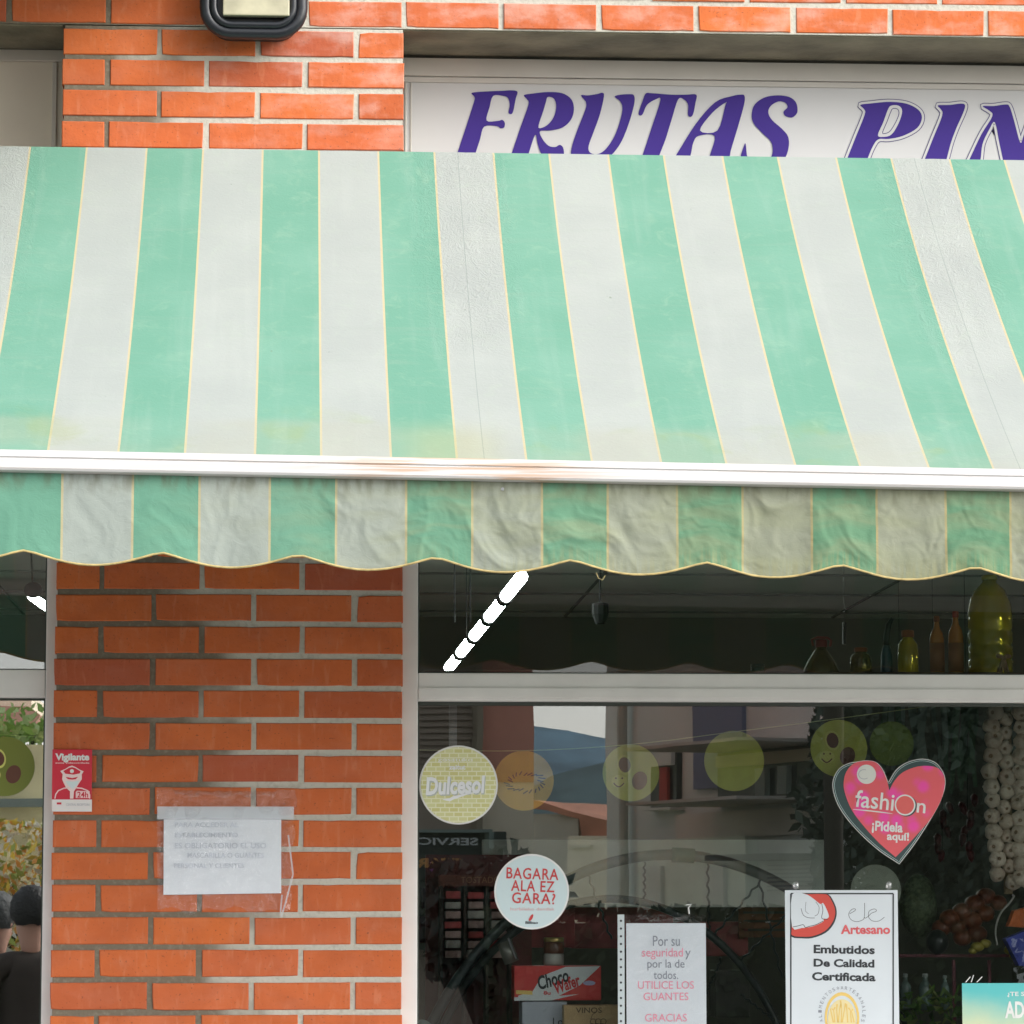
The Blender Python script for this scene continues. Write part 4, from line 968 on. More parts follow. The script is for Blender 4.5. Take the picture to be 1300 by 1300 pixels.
# boxes
def boxthing(name, x0, y0, x1_, y1_, y, depth, m, label, cat='box', rot=0):
    a, b = unp(x0, y1_, y), unp(x1_, y0, y); t = thing(name, ((a.x+b.x)/2, y+depth/2, a.z), label, cat)
    g = MB(); g.box(a.x, b.x, y, y+depth, a.z, b.z, .0015); g.done('carton', m, t); return t
yb = .24
t = boxthing('wafer_box', 653, 1226, 763, 1270, yb, .12, mat('red carton', (.62,.045,.04), .4), 'red Choco Wafer carton with white slanted band, on top of a white box')
filled([pxloop([(676,1259),(688,1239),(718,1227.5),(762,1226.5),(750,1238),(736,1251),(708,1265),(658,1269),(658,1264)], 0, 0, 1, yb-.001, False)], yb-.0006, 'print', mat('carton white', (.66,.70,.70), .4), t)
filled([pxloop([(653,1266),(690,1266),(735,1262),(700,1270),(653,1270.5)], 0, 0, 1, yb-.001, False)], yb-.0009, 'print', mat('carton white'), t)
text('Choco', (682, 1234, 722, 1252), yb-.0014, M_ink, t, rot=-16, bold=.03, shear=.2); text('Wafer', (703, 1241, 737, 1257), yb-.0016, M_red, t, rot=-20, bold=.03, shear=.2)
text('8u', (690, 1258, 699, 1263), yb-.0014, M_red, t, bold=.03)
filled([circ(748, 1248, 6, yb-.001, 16, 1.3, .5)], yb-.0014, 'print', mat('lilac print', (.45,.42,.62), .5), t)
filled([pxloop([(655,1257),(676,1258),(676,1263),(655,1262)], 0, 0, 1, yb-.001, False)], yb-.0012, 'print', mat('gold print'), t)
t = boxthing('white_box', 663, 1271.5, 720, 1330, yb+.003, .13, mat('grey white carton', (.42,.45,.50), .5), 'plain white carton under the red wafer carton'); text('Los', (702, 1292, 720, 1302), yb+.002, M_ink, t)
t = boxthing('wine_box', 716, 1276, 792, 1340, yb-.05, .10, mat('pale pine', (.45,.31,.15), .6, noise=.12, nscale=30), 'pale wooden wine box printed VINOS with bunch of grapes', 'box')
M_br = mat('burnt print', (.10,.06,.03), .6); y3 = yb-.0512
text('VINOS', (731, 1266, 764, 1276), y3, M_br, t) if False else text('VINOS', (731, 1279, 764, 1286), y3, M_br, t, bold=.01)
for q in range(9): filled([circ(753+(q % 3)*7-q*.5, 1297+(q//3)*6, 4, y3, 12), circ(753+(q % 3)*7-q*.5, 1297+(q//3)*6, 3.1, y3, 12)], y3, 'print', M_br, t)
g = MB(); g.ribbon([unp(750, 1294, y3), unp(752, 1288, y3), unp(757, 1285, y3)], .0015); g.done('print', M_br, t)
# jars on top of the wafer carton
for (px, py0, py1, w, lab) in ((703, 1226, 1190, 26, 'glass jar with gold lid and brown filling standing on the wafer carton'),):
    b = unp(px, py0-.5, yb+.05); t = thing('glass_jar', b, lab, 'jar'); H = unp(px, py1, yb+.05).z-b.z
    g = MB(); g.lathe([(.024,0),(.026,.004),(.026,H*.38),(.024,H*.42)], b, 16); g.done('body', mat('jar label white', (.42,.42,.38), .4), t, True)
    g = MB(); g.lathe([(.0255,H*.43),(.0265,H*.46),(.0265,H*.80),(.024,H*.84)], b, 16); g.done('filling', mat('jar brown', (.13,.05,.03), .3), t, True)
    g = MB(); g.lathe([(.0255,H*.845),(.026,H*.86),(.026,H*.98),(.024,H)], b, 16); g.done('lid', mat('gold lid', (.55,.42,.16), .3, .8), t, True)
t = thing('tin', unp(655, 1226, yb+.08), 'tilted grey tin behind the wafer carton', 'tin'); g = MB(); g.tube([unp(650, 1222, yb+.09), unp(640, 1196, yb+.09)], .020, 12); g.done('body', mat('grey tin', (.25,.25,.22), .35, .5), t, True)
g = MB(); g.tube([unp(655.5, 1217, yb+.068), unp(645.5, 1191, yb+.068)], .003, 6); g.done('seam', M_steel, t)
# three stacks of packets
pk = mat('pale pink packets', (.50,.33,.30), .6, noise=.3, nscale=25)
pk2 = mat('grey packets', (.45,.42,.38), .6, noise=.3, nscale=25); pk3 = mat('dark red packets', (.50,.07,.07), .6, noise=.3, nscale=20)
a = unp(545, 1215, .62); b = unp(662, 1100, .62)
RK = thing('snack_rack', (unp(600, 1220, .7).x, .7, zt_), 'dark rack holding three columns of small packets near the left stile', 'rack')
g = MB(); g.box(unp(540, 1200, .7).x, unp(675, 1200, .7).x, .70, .72, zt_+.001, unp(600, 1085, .7).z); g.done('back_panel', mat('dark red panel', (.16,.035,.03), .6, noise=.2, nscale=6), RK)
for px in (560, 590, 618, 648):
    g = MB(); q = unp(px, 1200, .6); g.box(q.x-.004, q.x+.004, .58, .699, zt_+.001, unp(px, 1112, .6).z); g.done('divider', M_wood, RK)
g = MB(); q0, q1 = unp(556, 1125, .58), unp(655, 1111, .58); g.box(q0.x, q1.x, .565, .575, q0.z, q1.z, .001); g.done('header_board', mat('brown header', (.17,.05,.03), .6), RK)
text('TOSTADOS', (585, 1113, 640, 1121), .563, mat('orange print', (.35,.16,.08), .5), RK)
for cxp in (575, 604, 633):
    for k in range(7):
        py = 1216-k*12.5; q = unp(cxp, py, .6); m_ = (pk2, pk, pk3, pk)[(k+cxp) % 4] if k < 6 else pk3
        g = MB(); w = .0215+random.uniform(-.002, .001); g.box(q.x-w, q.x+w, .585+random.uniform(0,.008), .67, q.z, q.z+.020+random.uniform(-.003,.001), .002)
        o = recentre(g.done('packet', m_)); tag(o, '%s small packet from the bottom in the %s rack column near the left stile' % (('first','second','third','fourth','fifth','sixth','seventh')[k], {575:'left',604:'middle',633:'right'}[cxp]), 'packet', 'packets stacked in the rack')
for k, (px, py, w, h, col, lab) in enumerate(((545,1180,26,34,(.10,.02,.02),'dark red carton by the stile left of the packet rack'), (548,1140,22,26,(.12,.03,.05),'maroon carton on the rack top by the stile'), (650,1258,18,30,(.25,.04,.07),'pink carton left of the wafer carton'),
        (612,1290,36,36,(.16,.04,.01),'brown bottle-shaped pack under the packet rack'), (575,1262,30,60,(.09,.05,.03),'dark brown carton at the foot of the packet rack'), (556,1238,16,26,(.10,.14,.03),'olive green bag hanging by the rack'),
        (930,1262,44,60,(.05,.05,.04),'dark crate behind the notice sleeve'), (700,1178,60,50,(.32,.05,.05),'dark red carton behind the jar and the blue sticker'), (790,1176,130,56,(.26,.045,.045),'long dark red carton behind the iron wheel'), (905,1192,90,44,(.24,.05,.045),'dark red carton right of the notice sleeve'))):
    y = .75+.02*k; q = unp(px, py+h/2, y); r = (unp(px+w/2, py, y)-unp(px, py, y)).length; H = unp(px, py-h/2, y).z-q.z
    g = MB(); g.box(q.x-r, q.x+r, y, y+.12, q.z, q.z+H, .003)
    o = recentre(g.done('carton', mat('carton %d' % k, col, .5, noise=.35, nscale=14))); tag(o, lab, 'carton')
    
# white bag bottom-left
t = thing('plastic_bag', unp(535, 1300, .22), 'shiny pale plastic bag at the bottom corner by the stile', 'bag')
g = MB(); q = unp(536, 1312, .24); g.ell((q.x, .24, q.z), .032, .03, .035, 14, 10); g.done('bag', mat('shiny pale plastic', (.35,.45,.44), .15, bump=1, bscale=30), t, True)
# wooden slat crate
t = thing('wooden_crate', unp(970, 1192, .9), 'small crate of brown wooden slats behind the wheel, left of the poster', 'crate')
for k in range(4):
    a, b = unp(938, 1190-k*11, .9), unp(1008, 1182-k*11, .9); g = MB(); g.box(a.x, b.x, .9, .91, a.z, a.z+.017, .001); g.done('slat', mat('brown slat wood', (.16,.07,.03), .7, noise=.3, nscale=20), t)
for px in (941, 1004):
    a = unp(px, 1192, .912); g = MB(); g.box(a.x-.006, a.x+.006, .911, .925, a.z, a.z+.10); g.done('post', mat('brown slat wood'), t)

# leeks
LK = [mat('leek leaf green', (.07,.13,.07), .5, noise=.3, nscale=20), mat('leek leaf grey', (.17,.22,.19), .5, noise=.3, nscale=20)]
rnd = random.Random(11)
for bi, (cxp, lab) in enumerate(((1142, 'bunch of leeks hanging just left of the heart notch'), (1185, 'bunch of grey-green leeks hanging above the heart sticker'), (1226, 'bunch of leeks hanging beside the garlic braid'))):
    top = unp(cxp, 860, .42); t = thing('leek_bunch', top, lab, 'leeks')
    for k in range(9):
        x = cxp+rnd.uniform(-20, 20); y = .36+rnd.uniform(0, .1); L = rnd.uniform(965, 1008); p = [unp(cxp+(x-cxp)*.5, 855, y), unp(x+rnd.uniform(-4,4), 910, y), unp(x+rnd.uniform(-6,6), 950, y-.01), unp(x+rnd.uniform(-9,9), L, y)]
        g = MB(); pts = [Vector(q) for q in catmull([tuple(q) for q in p], False, 3)]; w = rnd.uniform(.008,.013)
        g.ribbon(pts, [w*(.6+.7*math.sin(math.pi*min(1, .15+i/(len(pts)-1)*.75))) for i in range(len(pts))])
        g.done('leaf', LK[rnd.random() < .5], t, True)
    g = MB(); g.tube([top, top+Vector((0,0,.5))], .0008, 4); g.done('string', M_blk2, t)
# dried pepper strings
for bi, (cxp, lab) in enumerate(((1196, 'string of dark dried peppers right of the heart sticker'), (1228, 'string of dark dried peppers next to the garlic braid'))):
    t = thing('pepper_string', unp(cxp, 1000, .5), lab, 'pepper string')
    for k in range(8):
        q = unp(cxp+rnd.uniform(-9,9), 1008+k*10, .5); d = Vector((rnd.uniform(-.012,.012), rnd.uniform(-.02,.01), -.035))
        g = MB(); g.tube([q, q+d*.25, q+d*.7, q+d], [.004,.011,.009,.002], 8); g.done('pepper', mat('dried pepper red', (.09,.012,.015), .4, noise=.3, nscale=30), t, True)
    g = MB(); g.tube([unp(cxp, 870, .5), unp(cxp, 1085, .5)], .0012, 4); g.done('string', M_blk2, t)
# garlic braid
GB = thing('garlic_braid', unp(1275, 1130, .3), 'thick braid of cream garlic bulbs hanging at the right edge', 'garlic')
M_gar = mat('garlic skin', (.7,.6,.5), .55); n, l = nodes(M_gar); tcg = n.new('ShaderNodeTexCoord'); sg = n.new('ShaderNodeSeparateXYZ'); l.new(tcg.outputs['Object'], sg.inputs[0])
ln = n.new('ShaderNodeVectorMath'); ln.operation = 'LENGTH'; cmb = n.new('ShaderNodeCombineXYZ'); l.new(sg.outputs[0], cmb.inputs[0]); l.new(sg.outputs[1], cmb.inputs[1]); l.new(cmb.outputs[0], ln.inputs[0])
rootf = math_(n, l, 'MULTIPLY', rng(n, l, ln.outputs['Value'], .0062, .0030), math_(n, l, 'LESS_THAN', sg.outputs[2], 0))
oi = n.new('ShaderNodeObjectInfo'); base = mixrgb(n, l, oi.outputs['Random'], (.72,.63,.50), (.56,.46,.36))
base = mixrgb(n, l, rng(n, l, noise_(n, l, tcg.outputs['Object'], 120, 4), .5, .7, 0, .5), base, (.45,.31,.25))
l.new(mixrgb(n, l, rootf, base, (.26,.17,.10)), n['Principled BSDF'].inputs['Base Color'])
bm = bmesh.new(); rings = []
prof = [(.001,-.0155),(.005,-.0160),(.008,-.0175),(.014,-.0165),(.0200,-.010),(.0215,0),(.0185,.010),(.011,.0165),(.005,.022),(.003,.032)]
for r, h in prof: rings.append([bm.verts.new((r*(1+.07*(1 if r > .009 else 0)*math.cos(k*math.pi*2/16*5))*math.cos(k*math.pi/8), r*(1+.07*(1 if r > .009 else 0)*math.cos(k*math.pi*2/16*5))*math.sin(k*math.pi/8), h)) for k in range(16)])
for A_, B_ in zip(rings, rings[1:]):
    for k in range(16): bm.faces.new((A_[k], A_[(k+1) % 16], B_[(k+1) % 16], B_[k])).smooth = True
bmesh.ops.recalc_face_normals(bm, faces=bm.faces[:]); gme = bpy.data.meshes.new('garlic_bulb'); bm.to_mesh(gme); bm.free(); gme.materials.append(M_gar)
gl = rootloc(GB)
for col, (cx_, n0) in enumerate(((1259, 0), (1277, 1), (1296, 0), (1316, 1))):
    k = 0; py = 904+(9 if n0 else 0)
    while py < 1128+(-10 if col == 0 else 0):
        o = bpy.data.objects.new('garlic_bulb', gme); C.objects.link(o); o.parent = GB
        w = unp(cx_+rnd.uniform(-2.5,2.5)+(max(0, py-1040)*.10 if col < 2 else 0)+ (4 if py < 915 and col == 0 else 0), py, .28+(.015 if n0 else 0)+rnd.uniform(-.004,.004))
        o.location = w-gl; o.rotation_euler = (rad(-90)+rnd.uniform(-1.1,.8)+.3, rnd.uniform(-.9,.9), rnd.uniform(-.8,.8)); s = rnd.uniform(.92, 1.18)*(1 if not n0 else .92); o.scale = (s*rnd.uniform(.9,1.08), s, s*rnd.uniform(.9,1.1))
        py += rnd.uniform(17.0, 20.5)
g = MB(); g.tube([unp(1278, 850, .31), unp(1280, 1135, .31)], .012, 8); g.tube([unp(1278, 850, .31), unp(1276, 800, .31)], .003, 5); g.done('stalk_plait', mat('dry stalk', (.32,.24,.14), .8, noise=.3, nscale=40), GB, True)
# onion net
ON = thing('onion_net', unp(1225, 1175, .45), 'brown orange onions in a net behind the glass below the garlic', 'onions')
for px, py, r in ((1196,1178,13),(1206,1166,14),(1222,1158,14),(1238,1148,14),(1253,1138,13),(1268,1146,12),(1216,1176,13),(1234,1168,14),(1250,1160,13),(1240,1186,14),(1222,1190,13)):
    q = unp(px, py, .45); rr = r/484; g = MB(); g.ell((q.x, .45+random.uniform(-.01,.02), q.z), rr, rr, rr*.85, 12, 9); g.done('onion', mat('onion skin', (.17,.05,.022), .4, noise=.35, nscale=40), ON, True)
# basket bag with blue lining at the edge
BGt = thing('bag', unp(1290, 1226, .3), 'blue and orange bag with a thin looped handle at the right edge', 'bag')
q = [unp(1277,1192,.28), unp(1305,1180,.28), unp(1320,1228,.28), unp(1294,1226,.28)]; g = MB(); g.poly(q, .05); g.done('blue_panel', mat('blue fabric', (.05,.07,.42), .6, noise=.2, nscale=30), BGt)
q = [unp(1280,1176,.27), unp(1288,1156,.27), unp(1304,1152,.27), unp(1308,1178,.27)]; g = MB(); g.poly(q, .04); g.done('orange_panel', mat('orange fabric', (.60,.13,.02), .6), BGt)
g = MB(); g.tube([Vector(v) for v in catmull([tuple(unp(*p, .26)) for p in ((1266,1200),(1264,1180),(1270,1160),(1282,1146),(1287,1138),(1285,1136))], False, 4)], .0025, 6); g.done('handle', mat('pale cane', (.42,.40,.36), .5), BGt, True)
q = unp(1242, 1201, .35); t = thing('yellow_peppers', q, 'small olive yellow peppers on the red rail near the blue bag', 'peppers')
for dx, dy, r in ((0,0,9),(10,-4,8),(42,4,9),(48,12,8),(-6,5,6)):
    p = unp(1241+dx, 1202+dy, .35); g = MB(); g.ell(tuple(p), r/484, r/484*.8, r/484*.7, 10, 7); g.done('pepper', mat('olive yellow', (.32,.27,.05), .4, noise=.3, nscale=30), t, True)
# red shelf rail
RS = thing('red_rack', unp(1225, 1300, .4), 'dark red metal rack rail with posts behind the glass, right of the sausage poster', 'rack')
a, b = unp(1140, 1219, .4), unp(1420, 1213, .4); g = MB(); g.box(a.x-.1, b.x, .4, .412, b.z-.004, b.z+.004, .001); g.done('rail', mat('dark red metal', (.13,.015,.03), .4), RS)
for px in (1211, 1256, 1310):
    a = unp(px, 1219, .4); g = MB(); g.box(a.x-.004, a.x+.004, .4, .411, zt_+.001, a.z); g.done('post', mat('dark red metal'), RS)
# pale bottles and greens at bottom
for px, w, top, lab in ((1150, 14, 1236, 'leftmost small pale green bottle beside the sausage poster'), (1175, 17, 1236, 'middle pale green bottle standing between poster and red post'), (1200, 12, 1238, 'slim pale green bottle next to the red post')):
    bottle('bottle', px, 1282, top, w, .36, mat('pale green glass', (.20,.28,.25), .2, trans=.3), mat('pale cap', (.28,.32,.30), .4), lab, 'tall')
VG = thing('vegetable_tray', unp(1180, 1310, .32), 'tray of leafy green vegetables at the bottom right of the window', 'vegetables')
g = MB(); a = unp(1142, 1318, .3); b = unp(1222, 1308, .3); g.box(a.x, b.x, .25, .44, a.z, b.z); g.done('tray', M_wood, VG)
for k in range(70):
    q = unp(rnd.uniform(1142, 1222), rnd.uniform(1262, 1308), .27+rnd.random()*.14); g = MB() if k % 14 == 0 else g
    pp = [q, q+Vector((rnd.uniform(-.02,.02), rnd.uniform(-.02,.0), rnd.uniform(.0,.03))), q+Vector((rnd.uniform(-.03,.03), -.01, rnd.uniform(-.01,.02)))]
    g.ribbon(pp, [.004, rnd.uniform(.01,.022), .003])
    if k % 14 == 13: g.done('leaves', mat('vegetable leaf %d' % (k//14 % 3), ((.05,.12,.015),(.10,.17,.03),(.17,.20,.05))[k//14 % 3], .5, noise=.3, nscale=30), VG, True)
# green net sack
t = thing('net_sack', unp(1165, 1200, .5), 'dull green net sack hanging between the poster and the onions', 'sack')
bm_ = MB(); q = unp(1166, 1150, .52); bm_.ell((q.x, .52, q.z), .05, .04, .085, 12, 10); bm_.done('net', mat('green net', (.10,.13,.07), .8, noise=.5, nscale=90, bump=1, bscale=90), t, True)
t = thing('dark_melon', unp(1192, 1210, .4), 'black round fruit under the onions', 'fruit'); g = MB(); q = unp(1190, 1196, .4); g.ell((q.x, .4, q.z), .030, .03, .033, 14, 10); g.done('fruit', mat('dark skin', (.02,.025,.025), .35), t, True)

# ================================================================== ACROSS THE STREET (seen reflected in the panes)
class Facade:
    """a vertical plane across the street, given by two virtual image points at depth ya, yb"""
    def __init__(s, pxa, ya, pxb, yb):
        s.a = unp(pxa, 1100, ya); s.b = unp(pxb, 1100, yb); s.u = Vector((s.b.x-s.a.x, s.b.y-s.a.y, 0)); s.L = s.u.length; s.u.normalize(); s.n = Vector((-s.u.y, s.u.x, 0))
    def uz(s, px, py):
        d = ray(px, py); k = (s.a-CAM).dot(s.n)/d.dot(s.n); p = CAM+d*k; return (p-Vector((s.a.x, s.a.y, 0))).dot(s.u), p.z
    def pt(s, u, z, d): p = Vector((s.a.x, s.a.y, 0))+s.u*u+s.n*d; return mir((p.x, p.y, z))
    def box(s, g, u0, u1, z0, z1, d0, d1):
        g.hexa([s.pt(u0,z0,d0), s.pt(u1,z0,d0), s.pt(u1,z0,d1), s.pt(u0,z0,d1), s.pt(u0,z1,d0), s.pt(u1,z1,d0), s.pt(u1,z1,d1), s.pt(u0,z1,d1)])
    def pbox(s, g, x0, y0, x1, y1, d0, d1):
        xm, ym = (x0+x1)/2, (y0+y1)/2
        u0 = s.uz(x0, ym)[0]; u1 = s.uz(x1, ym)[0]; z0 = s.uz(xm, y1)[1]; z1 = s.uz(xm, y0)[1]; s.box(g, u0, u1, z0, z1, d0, d1)
M_gw = mat('grey render house', (.66,.71,.69), .9, noise=.15, nscale=.6, bump=.3, bscale=4)
M_bw = mat('reddish house wall', (.72,.34,.25), .9, noise=.15, nscale=.8); M_dw = mat('brown house wall', (.36,.30,.24), .9, noise=.12, nscale=.7)
M_cw = mat('cream house wall', (.88,.80,.62), .9, noise=.08, nscale=.7); M_rt = mat('roof tiles orange', (.50,.22,.14), .9, noise=.3, nscale=2, bump=1, bscale=6)
M_wd = mat('dark window glass', (.03,.04,.045), .15); M_sh = mat('pale shutter', (.62,.64,.60), .7); M_dkf = mat('dark shopfront', (.03,.045,.04), .6, noise=.3, nscale=1)
# grey house
F1 = Facade(770, 24, 1045, 20)
t = thing('grey_house', F1.pt(F1.L/2, 0, 0), 'grey rendered house with balcony and drainpipe reflected in the glass', 'house')
g = MB(); F1.box(g, 0, F1.L+1.4, 0, 5.2, 0, 8); g.done('wall', M_gw, t)
g = MB(); F1.pbox(g, 833, 948, 866, 1026, -.05, -.001); f = g.done('window', M_wd, t)
g = MB(); F1.pbox(g, 836, 952, 864, 972, -.09, -.052); g.done('shutter', M_sh, f)
g = MB(); F1.pbox(g, 848, 974, 858, 1022, -.08, -.052); g.done('curtain', mat('red curtain', (.40,.06,.05), .8), f)
g = MB(); F1.pbox(g, 830, 1026, 870, 1029, -.14, -.001); g.done('sill', M_sh, f)
g = MB(); F1.pbox(g, 885, 860, 948, 1000, -.04, -.001); g.done('blue_panel', mat('blue grey cladding', (.16,.20,.32), .7), t)
g = MB(); F1.pbox(g, 918, 950, 1060, 1014, -.05, -.001); f = g.done('window', M_wd, t)
g = MB(); F1.pbox(g, 922, 955, 1042, 970, -.10, -.052); g.done('blind', mat('cream blind', (.50,.46,.33), .7), f)
g = MB(); F1.pbox(g, 972, 975, 984, 1010, -.10, -.052); F1.pbox(g, 1000, 972, 1012, 1008, -.10, -.052); g.done('curtain', mat('pale curtain', (.35,.42,.38), .7), f)
g = MB(); F1.pbox(g, 915, 1016, 1062, 1020, -.9, -.001); F1.pbox(g, 915, 945, 1062, 949, -.9, -.001); g.done('balcony_slab', mat('pale slab', (.52,.50,.45), .8), t)
g = MB(); F1.pbox(g, 866, 1028, 1050, 1062, -.07, -.001); g.done('band', mat('beige band', (.60,.58,.54), .9, noise=.15, nscale=2), t)
g = MB(); F1.pbox(g, 826, 1064, 962, 1150, -.12, -.001); g.done('pale_panel', mat('sage panel', (.70,.78,.68), .8, noise=.05), t)
for x_ in (850, 930):
    g = MB(); F1.pbox(g, x_-16, 1100, x_+10, 1150, -.16, -.122); g.done('window', M_sh, t)
g = MB(); F1.pbox(g, 962, 1086, 1060, 1093, -.5, -.001); g.done('canopy', mat('dark slab', (.10,.09,.08), .9), t)
g = MB(); F1.pbox(g, 984, 1096, 1042, 1135, -.06, -.001); f = g.done('window', M_sh, t)
for k in range(7):
    g = MB(); F1.pbox(g, 985, 1098+k*5.2, 1041, 1100+k*5.2, -.08, -.062); g.done('slat', mat('slat grey', (.30,.32,.33), .7), f)
ud, _ = F1.uz(804, 1000); g = MB(); g.tube([F1.pt(ud, 0, -.10), F1.pt(ud, 5.2, -.10)], .045, 8); g.done('drainpipe', mat('pale pipe', (.42,.45,.40), .6), t)
g = MB(); F1.box(g, -.1, F1.L+1.5, 5.2, 5.35, -.4, 8.4); g.done('roof', M_rt, t)
# reddish + brown building on the left
F2 = Facade(500, 19, 682, 19.3)
t = thing('brown_house', F2.pt(F2.L/2, 0, 0), 'brown and reddish house with a dark shop front reflected near the stile', 'house')
g = MB(); u1 = F2.uz(601, 1000)[0]; F2.box(g, -1.3, u1, 0, 8.5, 0, 3.5); g.done('wall', M_dw, t)
u2 = F2.uz(680, 950)[0]; zc = F2.uz(640, 992)[1]
g = MB(); F2.box(g, u1+.001, u2, zc, 8.5, .05, 3.5); g.done('wall', M_bw, t); g = MB(); F2.box(g, u1+.001, u2, 0, zc-.001, .06, 3.5); g.done('wall', M_cw, t)
g = MB(); F2.pbox(g, 599, 700, 606.5, 1160, -.12, -.001); g.done('corner_post', mat('pale corner stone', (.30,.26,.19), .9), t)
for r_ in range(12):
    py = 898+r_*8
    g = MB(); F2.pbox(g, 531, py, 598, py+.8, -.02, -.001); g.done('course', mat('course line', (.16,.12,.09), .9), t)
g = MB(); F2.pbox(g, 440, 1057, 628, 1200, -.3, -.002); sf = g.done('shop_front', M_dkf, t)
g = MB(); F2.pbox(g, 440, 1054, 604, 1058, -.42, -.301); F2.pbox(g, 600, 1058, 606, 1120, -.42, -.301); F2.pbox(g, 604, 1093, 660, 1096, -.42, -.301); g.done('frame', mat('grey green frame', (.20,.27,.24), .6), sf)
def mtext(body, box, F, m, parent, bold=.02):
    u0, z0 = F.uz(box[0], box[3]); u1_, z1 = F.uz(box[2], box[1]); a = F.pt(u0, z0, -.43); b = F.pt(u1_, z1, -.43)
    cu = bpy.data.curves.new('lettering', 'FONT'); cu.body = body; cu.size = 1; cu.offset = bold
    o = bpy.data.objects.new('t', cu); me = bpy.data.meshes.new_from_object(o); bpy.data.objects.remove(o); bpy.data.curves.remove(cu)
    xs = [v.co.x for v in me.vertices]; ys = [v.co.y for v in me.vertices]
    for v in me.vertices:
        fx = (v.co.x-min(xs))/(max(xs)-min(xs)); fz = (v.co.y-min(ys))/(max(ys)-min(ys))
        p = b.lerp(a, fx); v.co = (p.x, p.y, a.z+(b.z-a.z)*fz)
    me.update(); return link('lettering', me, m, parent)
mtext('SERVICIO', (486, 1065, 586, 1074), F2, mat('pale sign letters', (.55,.60,.58), .5), sf)
mtext('STAR', (508, 1091, 566, 1103), F2, mat('orange sign letters', (.55,.28,.08), .5), sf, .05)
for k, (x_, c_) in enumerate(((536,(.25,.08,.30)), (545,(.10,.30,.35)), (556,(.40,.06,.06)), (578,(.10,.28,.18)), (590,(.14,.30,.30)))):
    g = MB(); F2.pbox(g, x_-4, 1096+(k % 2)*5, x_+5, 1135, -.34, -.301); g.done('poster', mat('shop poster %d' % k, c_, .6, noise=.4, nscale=4), sf)
g = MB(); F2.box(g, -1.4, u2+.1, 8.5, 8.7, -.3, 3.8); g.done('roof', M_rt, t)
# small house with tiled roof, far
F3 = Facade(670, 34, 790, 33.3)
t = thing('small_house', F3.pt(F3.L/2, 0, 0), 'small house with orange tiled roof reflected between the two larger houses', 'house')
g = MB(); ue = F3.uz(735, 1050)[0]; F3.box(g, -.8, ue, 0, F3.uz(700, 1034)[1], 0, 5); g.done('wall', mat('streaked grey wall', (.52,.49,.42), .9, noise=.4, nscale=1.2), t)
g = MB(); F3.box(g, ue+.01, F3.L+2, 0, F3.uz(760, 1062)[1], -.3, 5); g.done('wall', M_cw, t)
g = MB(); F3.pbox(g, 742, 1074, 768, 1078, -.36, -.301); g.done('band', mat('white band', (.7,.66,.5), .8), t)
def roofpoly(F, pts, d0, d1, m, par):
    P = [F.uz(*q) for q in pts]; g = MB(); A_ = [F.pt(u, z, d0) for u, z in P]; B_ = [F.pt(u, z, d1) for u, z in P]; g = MB()
    va = [g.bm.verts.new(p) for p in A_]; vb = [g.bm.verts.new(p) for p in B_]; n_ = len(P)
    g.bm.faces.new(va); g.bm.faces.new(vb[::-1])
    for i in range(n_): g.bm.faces.new((va[i], va[(i+1) % n_], vb[(i+1) % n_], vb[i]))
    return g.done('roof', m, par)
roofpoly(F3, [(655,1026),(668,1016),(690,1018),(735,1031),(800,1048),(800,1062),(745,1062),(742,1040),(700,1030)], -.12, 5, M_rt, t)
# hills, distance haze painted into their bluish colours
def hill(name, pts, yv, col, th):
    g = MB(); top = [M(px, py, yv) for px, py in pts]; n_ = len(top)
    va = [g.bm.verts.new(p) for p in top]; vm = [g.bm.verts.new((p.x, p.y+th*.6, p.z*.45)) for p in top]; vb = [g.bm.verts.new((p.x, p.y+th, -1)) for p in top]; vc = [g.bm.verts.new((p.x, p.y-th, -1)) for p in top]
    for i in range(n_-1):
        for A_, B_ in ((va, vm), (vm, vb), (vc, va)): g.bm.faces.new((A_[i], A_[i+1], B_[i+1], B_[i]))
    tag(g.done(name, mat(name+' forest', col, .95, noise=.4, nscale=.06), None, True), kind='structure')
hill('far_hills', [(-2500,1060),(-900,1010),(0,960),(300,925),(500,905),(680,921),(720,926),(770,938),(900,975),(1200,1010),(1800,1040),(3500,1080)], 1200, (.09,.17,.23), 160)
hill('near_hills', [(-2500,1100),(-700,1050),(0,1010),(400,1060),(640,1020),(700,985),(770,968),(900,960),(1300,985),(2000,1060),(3500,1100)], 700, (.06,.11,.12), 110)
